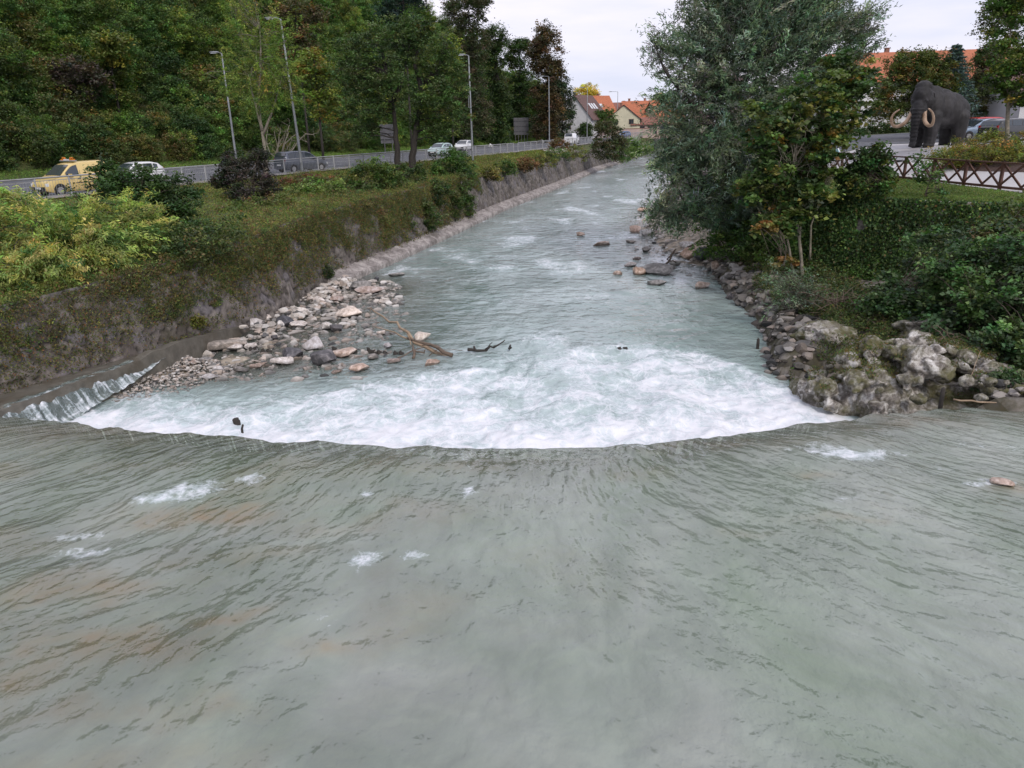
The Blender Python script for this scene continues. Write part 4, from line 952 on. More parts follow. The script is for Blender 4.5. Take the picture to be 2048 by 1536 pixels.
htree('pale autumn tree at the far end of the river beside the willow', 1322, 205, 260, 4.5, 3.5, [(4, (.25, .22, .09)), (2, (.17, .17, .07))], 114, base_z=4, name='far_tree', ncl=130, rcl=.9, ls=.5)
htree('green tree between the brown-roofed house and the cream gabled house', 1212, 240, 188, 3.0, 3.4, MG, 115, base_z=4, name='street_tree', ncl=170, rcl=.8, ls=.38)
htree('low green bush in front of the white house wall', 1170, 262, 180, 2.2, 1.8, DG, 116, base_z=4, name='street_bush', ncl=90, rcl=.7, ls=.35)

# ------------------------------------------------------------------ right bank trees and bushes
wt = [(12.9, 40.5, .6), (13.0, 40.3, 2.8), (13.1, 40.2, 5.0), (13.4, 40, 8.5)]
tree('willow_tree', 'large grey-green willow leaning over the river from the right bank', 'tree',
     [wt, [(13.0, 40.3, 2.6), *T((1440, 270, 38), (1380, 205, 37.5), (1325, 130, 37))], [(13.1, 40.2, 4.5), *T((1530, 170, 40), (1500, 60, 40), (1480, -40, 40))], [(13.0, 40.3, 3.2), *T((1400, 400, 37), (1350, 430, 36))], [(13.2, 40.2, 5), *T((1620, 120, 41), (1680, 40, 41))]], .34,
     [B(1490, 130, 40, 3.6, 3.2, 3.4), B(1420, 230, 38.5, 2.7, 2.6, 2.3), B(1440, 330, 37.5, 2.8, 2.4, 1.8), B(1560, 30, 40, 3.2, 3, 2.4), B(1660, 60, 41, 2.2, 2.2, 2.4), B(1450, 20, 40, 2.2, 2, 2.2), B(1385, 300, 37.5, 1.7, 1.6, 1.5), B(1365, 395, 37, 1.6, 1.6, 1.4), B(1560, 260, 39, 2.8, 2.2, 2.2), B(1470, 420, 37, 2.2, 1.6, 1.0), B(1350, 90, 37.8, 1.1, 1.0, 1.0), B(1480, -60, 40, 2.6, 2.4, 2.0), B(1400, 60, 39, 1.3, 1.2, 1.6), B(1640, 170, 41, 2.0, 1.8, 2.0), B(1720, 70, 41.5, 1.1, 1.0, 1.6), B(1500, 120, 38, 2.4, 1.5, 2.6), B(1590, 60, 38.5, 2.2, 1.5, 2.4), B(1440, 130, 38.5, 1.8, 1.2, 2.0), B(1540, -10, 39, 3.0, 2, 1.6), B(1345, 300, 37, 1.3, 1.2, 1.6), B(1335, 430, 36.5, 1.1, 1.0, .9), B(1350, 210, 37.3, 1.2, 1, 1.2), B(1325, 110, 37.2, .8, .7, .8)],
     3300, .46, 52, .215, SILV, 120, BARKD, 150, streak=1.0, elong=.22, shell=.35, gap=.45, cljit=.4, up=.2)
mp1 = T((1606, 560, 31), (1600, 500, 31), (1592, 420, 31), (1588, 340, 31)); mp1[0] = (mp1[0][0], 31, .8)
tree('maple_tree', 'young maple with yellowing leaves and slim pale trunks below the willow', 'tree', [mp1, T((1608, 560, 31), (1600, 480, 31.2), (1604, 400, 31.5)), T((1585, 540, 31), (1570, 450, 31), (1572, 380, 31)), T((1620, 520, 31.5), (1622, 450, 31.5), (1650, 380, 31.5))], .075,
     [B(1600, 300, 31.5, 1.9, 1.6, 1.7), B(1540, 250, 31, 1.2, 1.1, 1.1), B(1530, 370, 30.5, 1.2, 1.1, 1.0), B(1650, 230, 32, 1.8, 1.5, 1.6), B(1690, 160, 33, 1.2, 1.1, 1.2), B(1600, 400, 30.5, 1.2, 1.0, .8), B(1550, 450, 30, .9, .8, .5)],
     560, .36, 38, .19, MAPLE, 121, BARKG, 60, flat=.4, shell=.4, gap=.45, elong=.8, cljit=.45)
bush('bank_bush', 'dark leafy shrub at the near end of the wooden fence', [B(1742, 330, 31.5, .65, .7, .8), B(1715, 358, 31.5, .65, .7, .6), B(1762, 362, 31, .5, .6, .45), B(1748, 288, 31.5, .28, .3, .4)], 120, .32, 38, .15, [(4, (.03, .055, .02)), (3, (.045, .08, .025)), (1, (.10, .10, .03)), (2, (.02, .034, .014))], 122, stems=30, elong=.7)
bush('bank_bush', 'yellow-green maple seedlings on the lawn side of the wooden fence', [B(1590, 350, 36, 1.6, 1.2, 1.4), B(1640, 400, 35, 1.2, 1, 1.2)], 130, .34, 34, .17, MAPLE, 123, stems=14, elong=.7)
bush('bank_bush', 'green undergrowth at the foot of the willow over the boulders', [B(1430, 470, 38, 1.5, 1.3, 1.1), B(1470, 490, 36, 1.3, 1.1, .9), B(1500, 440, 38, 1.3, 1.3, 1.1), B(1560, 500, 33, 1.1, 1, 1.0)], 230, .32, 36, .15, [(4, (.055, .09, .025)), (3, (.085, .12, .03)), (2, (.03, .05, .018))], 124, stems=18, elong=.7)
bush('bank_bush', 'orange-leaved low branch hanging above the silvery willow shrub', [B(1568, 522, 28.5, .55, .4, .22), B(1530, 455, 29.5, .5, .4, .2)], 34, .2, 26, .15, [(3, (.15, .085, .03)), (2, (.13, .11, .035))], 125, stems=6, flat=.3, elong=.75)
bush('climber', 'vine sprays hanging over the rail in the middle of the wooden fence', [B(1858, 345, 30.5, .5, .4, .55), B(1878, 372, 29.5, .4, .4, .3), B(1830, 318, 31, .3, .3, .3)], 26, .26, 26, .13, [(4, (.035, .065, .022)), (2, (.06, .10, .03))], 126, stems=10, elong=.7)
bush('willow_shrub', 'silvery upright willow shrub at the water edge behind the crag', [B(1585, 600, 26, .85, .8, .75), B(1560, 565, 26, .5, .5, .6), B(1610, 580, 26, .5, .5, .55), B(1640, 610, 26.3, .6, .6, .5)], 170, .30, 40, .13, SILV, 127, base=(10.6, 26.2, .5), stems=50, streak=1.3, elong=.14, shell=.3)
BG = [(4, (.042, .072, .030)), (3, (.068, .105, .042)), (2, (.024, .040, .020)), (1, (.11, .155, .065))]
bush('dogwood_bush', 'broad-leaved bush in front of the ivy wall, left of the largest one', [B(1830, 575, 23, 1.0, 1, .9), B(1780, 620, 22.5, .9, .9, .6), B(1870, 510, 24, .9, .9, .9), B(1850, 630, 22, .9, .9, .7)], 260, .30, 40, .14, BG, 128, stems=40, elong=.75)
bush('dogwood_bush', 'largest broad-leaved bush at the right edge above the crag', [B(1960, 580, 21, 1.6, 1.4, 1.4), B(2040, 640, 19.5, 1.3, 1.2, 1.3), B(1930, 650, 20, 1.1, 1, .9), B(2050, 520, 21, 1.3, 1.2, 1.2), B(1990, 690, 18.6, .9, .8, .7), B(2080, 720, 17.8, .9, .8, .8)], 560, .28, 44, .13, BG, 129, stems=60, elong=.75)
bush('dogwood_bush', 'tangled russet-green bush at the right edge under the fence', [B(2050, 450, 24.5, 1.0, 1.0, .8), B(2000, 480, 24, .8, .8, .6)], 130, .3, 36, .15, [(3, (.06, .075, .025)), (2, (.085, .06, .03)), (2, (.03, .05, .018))], 130, stems=30)
bush('dogwood_bush', 'bushy growth hiding the foot of the ivy wall', [B(1690, 600, 26.5, .7, .7, .4), B(1735, 620, 25, .7, .7, .35)], 70, .32, 36, .14, [(3, (.035, .065, .02)), (2, (.055, .09, .03)), (1, (.10, .08, .035))], 131, stems=20)
bush('water_weed', 'green weeds growing out of the bank at the right frame edge', [B(2020, 770, 16.6, .5, .4, .3), B(1980, 775, 16.8, .35, .3, .2)], 60, .2, 30, .10, BG, 132, stems=8)
# flower bed hedge and trees on the plaza side
def zr(x, y): return float(zright(x, y))
hb = []
for (px, yy) in ((1890, 42.5), (1925, 42), (1965, 41), (2005, 40), (2050, 39), (1930, 45), (1975, 44.5), (2020, 44), (2065, 43)):
    c = AT(px, 300, yy); hb.append((c[0], yy, zr(c[0], yy)+.5, 1.05, 1.0, .62))
bush('flower_bed', 'long low yellow-green hedge bed in front of the mammoth statue', hb, 560, .26, 44, .10, [(4, (.13, .14, .035)), (3, (.19, .17, .045)), (2, (.07, .095, .028)), (1, (.24, .13, .04))], 140, cat='hedge', stems=20, shell=.5, gap=.1)
def mulchbed():
    a = [G(1853, 305, 5.1), G(1868, 313, 5.0), G(2060, 333, 4.8), G(2100, 300, 5.2), G(1990, 285, 5.3)]
    pts = [(25.0, 45.2), (23.9, 40.6), (24.6, 36.4), (31.5, 35.0), (33.5, 47), (27, 47.8)]
    n = 14; v = []; f = []
    cx, cy = np.mean([p[0] for p in pts]), np.mean([p[1] for p in pts])
    P = []
    for i in range(len(pts)):
        p, q = pts[i], pts[(i+1) % len(pts)]
        for s_ in np.linspace(0, 1, 6)[:-1]: P.append((p[0]*(1-s_)+q[0]*s_, p[1]*(1-s_)+q[1]*s_))
    for t_ in np.linspace(0, 1, n):
        for p in P:
            x, y = cx+(p[0]-cx)*t_, cy+(p[1]-cy)*t_; v.append((x, y, zr(x, y)+.05*(t_ < .99)+.02))
    struct(mesh('planting_bed', v, gridfaces(len(P), n, True), MULCH))
mulchbed()
def strunk(px, yy, top_py, z0=None):
    b = AT(px, 260, yy); z = zr(b[0], yy) if z0 is None else z0; t_ = AT(px, top_py, yy); return [(b[0], yy, z-.1), ((b[0]+t_[0])/2, yy, (z+t_[2])/2), (t_[0], yy, t_[2])]
tree('linden_tree', 'leafy tree at the top right corner growing out of the hedge bed', 'tree', [strunk(2021, 44, 60)], .13, [B(2035, 60, 44, 1.9, 1.8, 2.4), B(2060, 150, 44, 1.7, 1.6, 1.6), B(2010, 130, 44, .9, .9, 1.3), B(2050, -30, 44, 1.8, 1.6, 1.6), B(2030, 190, 44, .9, .8, .5)], 430, .36, 40, .17, [(4, (.05, .085, .022)), (3, (.08, .115, .028)), (2, (.028, .045, .016)), (.7, (.17, .13, .03))], 141, BARKG, 40, elong=.8)
tree('hornbeam_tree', 'broad round tree with brownish leaves behind the mammoth', 'tree', [strunk(1830, 66, 140)], .18, [B(1830, 165, 66, 3.0, 2.6, 2.4), B(1790, 190, 65, 2.0, 1.8, 1.8), B(1875, 180, 66, 1.8, 1.7, 1.8), B(1820, 125, 66, 2.0, 1.8, 1.0), B(1770, 225, 64, 1.2, 1.2, .9), B(1860, 130, 66, 1.3, 1.2, .9)], 700, .42, 44, .2, [(4, (.060, .075, .022)), (3, (.085, .095, .028)), (1.5, (.13, .085, .03)), (2, (.035, .045, .018))], 142, BARK, 40)
tree('hornbeam_tree', 'dull green tree right of the blue spruce', 'tree', [strunk(1965, 70, 150)], .16, [B(1968, 165, 70, 2.2, 2, 2.6), B(1950, 205, 69, 1.6, 1.5, 1.5), B(1990, 140, 70, 1.5, 1.4, 2.0), B(1978, 110, 70, 1.3, 1.2, 1.0)], 320, .42, 38, .22, [(4, (.055, .060, .028)), (3, (.075, .08, .032)), (2, (.03, .04, .018))], 143, BARK, 30)
tree('corner_tree', 'pale hazy tree crown rising behind the linden at the top right', 'tree', [strunk(1985, 95, 60)], .2, [B(1990, 55, 95, 2.4, 2.2, 3.0), B(2015, 20, 95, 2.5, 2.2, 3.0)], 150, .6, 30, .3, [(4, (.07, .075, .05)), (2, (.10, .10, .06))], 144, BARK, 20, gap=.6)
def spruce(label, px, yy, top_py, base_z, rad, seed):
    t_ = AT(px, top_py, yy); r = np.random.RandomState(seed); H = t_[2]-base_z
    root = thing('spruce_tree', label, 'tree', (t_[0], yy, base_z))
    P = []; D = []
    for i in range(26):
        h = .08+.92*i/26; R_ = rad*(1-h)**.85+.08; nb = 14
        for j in range(nb):
            a = 6.283*j/nb+i*.7+r.uniform(-.15, .15); L = R_*r.uniform(.8, 1.15)
            for s_ in np.linspace(.12, 1, 16):
                for q in range(3):
                    P.append((math.cos(a)*L*s_+r.normal()*.06, math.sin(a)*L*s_+r.normal()*.06, h*H-.28*L*s_**1.3+.15*s_**3*L+r.normal()*.05)); D.append((math.cos(a), math.sin(a), -.15))
    P = np.array(P); c = palcol([(3, (.060, .088, .095)), (2, (.10, .135, .15)), (2, (.03, .045, .05))], len(P), r, .3)
    v, f, cc = leafmesh(P, .30, np.clip(c, .004, 1), .4, .3, seed, 0, np.array(D))
    mesh('crown', v, f, LEAF, root, False, cc)
    MB().tube([(0, 0, -.1), (0, 0, H*.5), (0, 0, H*.97)], [.14, .09, .02], 8).build('trunk', BARK, root, True)
spruce('blue-grey spruce with a pointed top behind the mammoth rump', 1915, 66, 86, 5.5, 3.0, 150)
def hedge():
    P0 = [AT(1660, 245, 82), AT(1860, 240, 82)]
    bl = [(P0[0][0]+(P0[1][0]-P0[0][0])*q, 82+.5*math.sin(9*q), 5.9, .9, .7, .75) for q in np.linspace(0, 1, 9)]
    bush('clipped_hedge', 'dark clipped hedge beyond the asphalt at the back of the plaza', bl, 260, .4, 40, .2, DG, 151, cat='hedge', stems=6, gap=.1)
hedge()

# ------------------------------------------------------------------ rocks
def rockmesh(seed, dims, cuts=9, rough=.10, sub=4, flat=.0):
    bm = bmesh.new(); bmesh.ops.create_icosphere(bm, subdivisions=sub, radius=1)
    V = np.array([v.co[:] for v in bm.verts]); F_ = [[v.index for v in f.verts] for f in bm.faces]; bm.free()
    r = np.random.RandomState(seed)
    for i in range(cuts):
        n = r.normal(size=3); n /= np.linalg.norm(n); d = r.uniform(.45, .8)
        s_ = V @ n; V = V-np.outer(np.clip(s_-d, 0, None)*.98, n)
    V = V*(1+rough*fbm(V[:, 0]*1.6, V[:, 1]*1.6, V[:, 2]*1.6, 4, seed % 50))[:, None]
    V = V*np.array(dims)/2
    return V, np.array(F_)
def rock(name, label, px, py, wpx, mat, seed, z=.02, asp=(1, .8, .62), group=None, sink=.30, cat='rock', rz=None, sub=4, cuts=9, rough=.10, pos=None):
    x, y, _ = pos or G(px, py, z)
    k_ = y*_W0[1]+(z-CZ)*_W0[2]; w_ = wpx/FPX*k_ if pos is None else wpx
    dims = (w_*asp[0], w_*asp[1], w_*asp[2])
    V, F_ = rockmesh(seed, dims, cuts, rough, sub)
    o = mesh(name, V, F_, mat, None, True, loc=(x, y+dims[1]*.25, z+dims[2]*(.5-sink)))
    if name == 'boulder': o.data.set_sharp_from_angle(angle=R(26))
    o.rotation_euler = (0, 0, (seed*1.7) % 6.28 if rz is None else rz)
    return tag(o, label, cat, group)
LB = 'boulders on the shallow bar left of the pool'
RL = [ # px, py(base), width px, material, aspect, label
 (640, 735, 62, S_DARK, (1, .8, .75), 'largest dark grey boulder in the middle of the left bar'),
 (628, 702, 44, S_PALE, (1, .7, .7), 'white boulder leaning behind the largest dark boulder'),
 (582, 722, 48, S_DARK, (1, .8, .55), 'dark slab just left of the largest dark boulder'),
 (565, 732, 44, S_PALE, (1, .6, .5), 'pale block in front of the dark slab'),
 (670, 665, 24, S_DARK, (1, .8, 1.0), 'small dark triangular stone right of a pale one'),
 (652, 662, 26, S_PALE, (1, .8, .9), 'pale stone touching the small dark triangular stone'),
 (568, 655, 30, S_DARK, (1, .8, .8), 'dark stone among pale ones in the upper part of the bar'),
 (548, 680, 20, S_DARK, (1, .8, .6), 'small round dark stone alone in shallow water'),
 (697, 640, 56, S_PALE, (1, .7, .5), 'broad speckled boulder at the outer edge of the bar near the dead branch'),
 (700, 622, 30, S_PALE, (1, .7, .4), 'low wet stone behind the broad speckled boulder'),
 (842, 684, 34, S_PALE, (1, .8, .8), 'round tan boulder beside the driftwood'),
 (690, 716, 66, S_RUST, (1, .35, .28), 'long pinkish log-shaped stone right of the dark boulder'),
 (722, 745, 44, S_RUST, (1, .6, .42), 'brownish block lowest on the outer edge of the bar'),
 (672, 748, 24, S_RUST, (1, .6, .3), 'small orange stone awash below the dark boulder'),
 (745, 720, 34, S_GREY, (1, .6, .4), 'half drowned grey stone below the driftwood'),
 (790, 727, 34, S_RUST, (1, .6, .3), 'pink stone just below the driftwood stems'),
 (862, 733, 40, S_RUST, (1, .4, .3), 'flat reddish slab farthest out below the driftwood'),
 (762, 672, 28, S_PALE, (1, .6, .4), 'low pale stone left of the pale driftwood branch'),
 (775, 698, 20, S_PALE, (1, .7, .7), 'small white stone standing beside dark stumps'),
 (510, 660, 44, S_PALE, (1, .8, .65), 'large pale grey boulder in the upper left heap'),
 (480, 642, 36, S_GREY, (1, .8, .6), 'grey boulder against the end of the concrete ledge'),
 (455, 668, 42, S_RUST, (1, .8, .6), 'pinkish boulder at the corner of the concrete ledge'),
 (530, 645, 34, S_PALE, (1, .8, .5), 'pale stone behind the large pale grey boulder'),
 (597, 658, 36, S_PALE, (1, .8, .45), 'flat pale boulder right of the upper dark stone'),
 (590, 632, 46, S_PALE, (1, .7, .4), 'pale slab in the middle of the upper heap'),
 (560, 620, 40, S_PALE, (1, .8, .5), 'pale boulder near the foot of the wall'),
 (632, 612, 40, S_PALE, (1, .8, .5), 'pale boulder at the top right of the upper heap'),
 (605, 598, 36, S_GREY, (1, .7, .4), 'grey flat boulder nearest the end of the stone footing'),
 (640, 602, 34, S_GREY, (1, .7, .5), 'wet grey boulder beside the orange one'),
 (672, 606, 34, S_RUST, (1, .7, .5), 'orange tinted boulder near the stone footing'),
 (720, 585, 48, S_GREY, (1, .7, .5), 'grey boulder just below the tip of the footing'),
 (738, 590, 60, S_RUST, (1, .35, .28), 'long tan slab reaching into the river below the footing'),
 (680, 578, 26, S_PALE, (1, .8, .5), 'pale stone tucked under the end of the footing'),
 (436, 708, 88, S_GREY, (1, .35, .32), 'long mossy block lying parallel to the concrete ledge'),
 (320, 728, 38, S_RUST, (1, .7, 1.0), 'upright brown split stone against the concrete ledge'),
 (322, 748, 42, S_PALE, (1, .6, .5), 'wide pale stone below the split brown one'),
 (372, 735, 40, S_RUST, (1, .6, .5), 'pink wedge stone near the lower end of the ledge'),
 (345, 740, 26, S_GREY, (1, .7, .6), 'grey lump between the pink wedge and the wide pale stone'),
 (405, 727, 34, S_GREY, (1, .4, .4), 'narrow grey stone right of the pink wedge'),
 (434, 745, 30, S_PALE, (1, .7, .55), 'round pale stone out in the shallows'),
 (418, 760, 38, S_PALE, (1, .6, .35), 'low wet pale stone nearest the foam'),
 (470, 704, 34, S_PALE, (1, .8, .6), 'bluish white boulder in the row of stumps'),
 (497, 700, 26, S_PALE, (1, .8, .6), 'pale pink boulder next to the bluish white one'),
 (478, 745, 34, S_GREY, (1, .6, .3), 'low grey stone awash above the foam'),
 (512, 738, 40, S_RUST, (1, .5, .25), 'pinkish low stone left of the pale block'),
 (285, 752, 24, S_RUST, (1, .7, .6), 'small rust stone at the edge of the gravel spit'),
 (795, 555, 34, S_GREY, (1, .5, .3), 'submerged grey slab off the tip of the footing'),
 (752, 562, 12, S_DARK, (1, .8, .9), 'tiny dark stump-like stone off the footing'),
]
for i, (px, py, wd, mt, asp, lb) in enumerate(RL):
    rock('boulder', lb, px, py-wd*.05, wd*1.22, mt, 500+i, asp=(asp[0], max(asp[1], .62)*1.1, asp[2]*.85), group=LB, sink=.20, rz=(i*.7) % 1.2-.6 if asp[1] > .5 else .62, cat='boulder', cuts=16, rough=.07)
RR = [
 (1322, 556, 74, S_GREY, (1, .6, .30), 'large flat speckled boulder standing in the river on the right side'),
 (1277, 552, 26, S_RUST, (1, .9, .75), 'rust red boulder touching the flat speckled one'),
 (1378, 520, 38, S_RUST, (1, .8, .6), 'orange brown boulder under the willow'),
 (1410, 524, 40, S_DARK, (1, .8, .75), 'big dark boulder beside the orange brown one'),
 (1374, 498, 32, S_PALE, (1, .7, .4), 'flat pale slab on the gravel under the willow'),
 (1408, 581, 32, S_RUST, (1, .7, .6), 'lone pointed stone in the channel below the flat boulder'),
 (1310, 575, 44, S_GREY, (1, .5, .28), 'low stone awash in front of the flat speckled boulder'),
 (1236, 552, 22, S_RUST, (1, .7, .4), 'pink stone awash left of the rust boulder'),
 (1262, 536, 26, S_PALE, (1, .7, .4), 'pale stone behind the rust boulder'),
 (1160, 474, 18, S_RUST, (1, .8, .5), 'brown boulder out in the middle of the river'),
 (1205, 495, 40, S_RUST, (1, .5, .25), 'low reddish shoal stone in midstream'),
 (1262, 488, 22, S_GREY, (1, .7, .35), 'grey stone between midstream and the gravel bar'),
 (1272, 468, 32, S_RUST, (1, .8, .5), 'reddish boulder at the point of the gravel bar'),
 (1295, 474, 34, S_PALE, (1, .8, .5), 'pale boulder on the point of the gravel bar'),
 (1292, 505, 22, S_GREY, (1, .8, .5), 'grey boulder at the lower edge of the gravel bar'),
 (1275, 521, 18, S_RUST, (1, .7, .4), 'small brown stone in the shallows off the gravel bar'),
 (1348, 533, 26, S_PALE, (1, .8, .5), 'pale boulder behind the flat speckled one'),
 (1430, 505, 28, S_PALE, (1, .8, .5), 'pale boulder on the bank behind the dark one'),
 (1455, 524, 26, S_GREY, (1, .8, .5), 'grey block on the bank right of the dark boulder'),
 (1432, 538, 26, S_RUST, (1, .8, .6), 'reddish block in front of the bank below the willow'),
 (1478, 560, 40, S_DARK, (1, .8, .8), 'dark upright block of the broken bank'),
 (1456, 572, 34, S_GREY, (1, .8, .6), 'grey block low in the broken bank'),
 (1490, 598, 34, S_GREY, (1, .8, .6), 'grey block where the broken bank meets the pool'),
 (1466, 600, 26, S_DARK, (1, .8, .6), 'wet dark block at the waterline of the broken bank'),
 (1526, 668, 14, S_PALE, (1, .7, .7), 'small pale pointed stone by the tree roots'),
 (1340, 470, 34, S_PALE, (1, .8, .4), 'pale slab at the back of the gravel bar'),
 (1310, 446, 30, S_PALE, (1, .8, .4), 'light stone farther up the gravel bar'),
 (1290, 425, 24, S_RUST, (1, .8, .4), 'reddish stone far up the gravel bar'),
 (2008, 975, 38, S_RUST, (1, .7, .38), 'brown rock breaking the surface above the weir at the right edge'),
]
for i, (px, py, wd, mt, asp, lb) in enumerate(RR):
    up_ = py > 900
    rock('boulder', lb, px, py-wd*.1, wd*1.15, mt, 700+i, z=1.1 if up_ else (.25 if px > 1360 and py < 540 else .02), asp=asp, group=None if up_ else 'boulders on and below the right gravel bar', sink=.25, rz=(i*.8) % 1.4-.7, cat='boulder')
def gravel(label, n, fn, smin, smax, mats, seed, name='gravel', dark=1.0):
    r = np.random.RandomState(seed); V = []; F_ = []; k = 0; tpl = []
    for s_ in range(8):
        tpl.append(rockmesh(900+s_, (1, .8, .6), 14, .06, 2 if smax < .5 else 3))
    cs = []
    pal = [(.48, .44, .40), (.36, .33, .30), (.46, .39, .34), (.22, .21, .20), (.58, .55, .52), (.30, .25, .21), (.1, .1, .1)]
    for i in range(n):
        p = fn(r)
        if p is None: continue
        v, f = tpl[r.randint(8)]; a = r.uniform(0, 6.28); s_ = smin+(smax-smin)*r.rand()**2.2
        c, d = math.cos(a), math.sin(a)
        v = v*s_*np.array([r.uniform(.8, 1.2), r.uniform(.8, 1.2), r.uniform(.6, 1.1)]); v = np.stack([v[:, 0]*c-v[:, 1]*d, v[:, 0]*d+v[:, 1]*c, v[:, 2]], 1)+np.array(p)
        V.append(v); F_.append(f+k); k += len(v)
        cc = np.array(pal[r.choice(len(pal), p=[.26, .2, .14, .12, .14, .1, .04])])*r.uniform(.7, 1.15)*dark*(1 if dark == 1 or r.rand() < .75 else .5)
        cs.append(np.repeat(cc[None], len(v), 0))
    o = mesh(name, np.concatenate(V), np.concatenate(F_), GRAVM, None, True, np.concatenate(cs)); o.data.set_sharp_from_angle(angle=R(28))
    return tag(o, label, 'gravel', kind='stuff')
def gravm():
    m, t, o = nmat('gravel_stones'); k = N(t); c = k.attr('Col').outputs['Color']; vec = k.coord()
    c = k.mix(.5, c, k.ramp(k.noise(vec, 14, 5, .7), [(.3, .3), (.7, .8)]), 'OVERLAY')
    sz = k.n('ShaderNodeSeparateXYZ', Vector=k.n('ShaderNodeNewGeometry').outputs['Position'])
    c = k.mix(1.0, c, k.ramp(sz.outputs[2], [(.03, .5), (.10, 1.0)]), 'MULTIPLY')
    p = k.n('ShaderNodeBsdfPrincipled', Roughness=.8); t.links.new(c, p.inputs['Base Color']); t.links.new(p.outputs[0], o.inputs[0]); return m
GRAVM = gravm()
def f_left(r):
    y = 21.8+15.5*r.rand(); x = FOOT(y)+.3+r.rand()**1.2*(7.4-.30*(y-22))
    return (x, y, .0+.10*noise(x*.8, y*.8, 0, 3)-.02*(x-FOOT(y)-2)*.6+.45*max(0, 1-(x-FOOT(y))/1.3)*(1 if y > 27 else 0))
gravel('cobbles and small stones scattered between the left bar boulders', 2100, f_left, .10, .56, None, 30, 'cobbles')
def f_spit(r):
    y = 20.3+3.6*r.rand(); q = r.rand(); x = np.interp(y, [20, 24], [-12.1, -10.7])+2.1*q**1.3; return (x, y, .30*(1-q)**2*sstep(20, 22, y)+.06*r.rand()-.02)
gravel('fine gravel spit beside the side spill of the ledge', 1500, f_spit, .04, .22, None, 31, 'gravel')
def f_right(r):
    y = 36+r.rand()**1.3*75; s_ = -2.4+7.0*r.rand()**.9*(1 if y > 46 else .75); x = RW(y)+s_+.9*math.sin(y*.45)*.5
    z = float(shelf_z(np.array(x), np.array(y)))
    return (x, y, max(z, -.12)+.03)
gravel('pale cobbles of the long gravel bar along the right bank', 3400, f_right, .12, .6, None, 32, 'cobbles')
def f_rbank(r):
    y = 20.3+17.7*r.rand()**.8; x = RW(y)-.35+(1.5+.06*(y-22))*r.rand(); return (x, y, float(shelf_z(np.array(x), np.array(y)))+.04)
gravel('broken stones piled on the bank under the willow', 700, f_rbank, .12, .70, None, 33, 'rubble', .45)
def f_slope(r):
    y = 68+50*r.rand(); q = r.rand(); x = WTOP(y)-(WTOP(y)-FEN(y)-.2)*q; return (x, y, float(TOPZ(y)+(4.06-TOPZ(y))*q**1.3)+.03)
gravel('crushed stone slope between the bare wall and the railing', 1500, f_slope, .14, .38, None, 34, 'rubble')

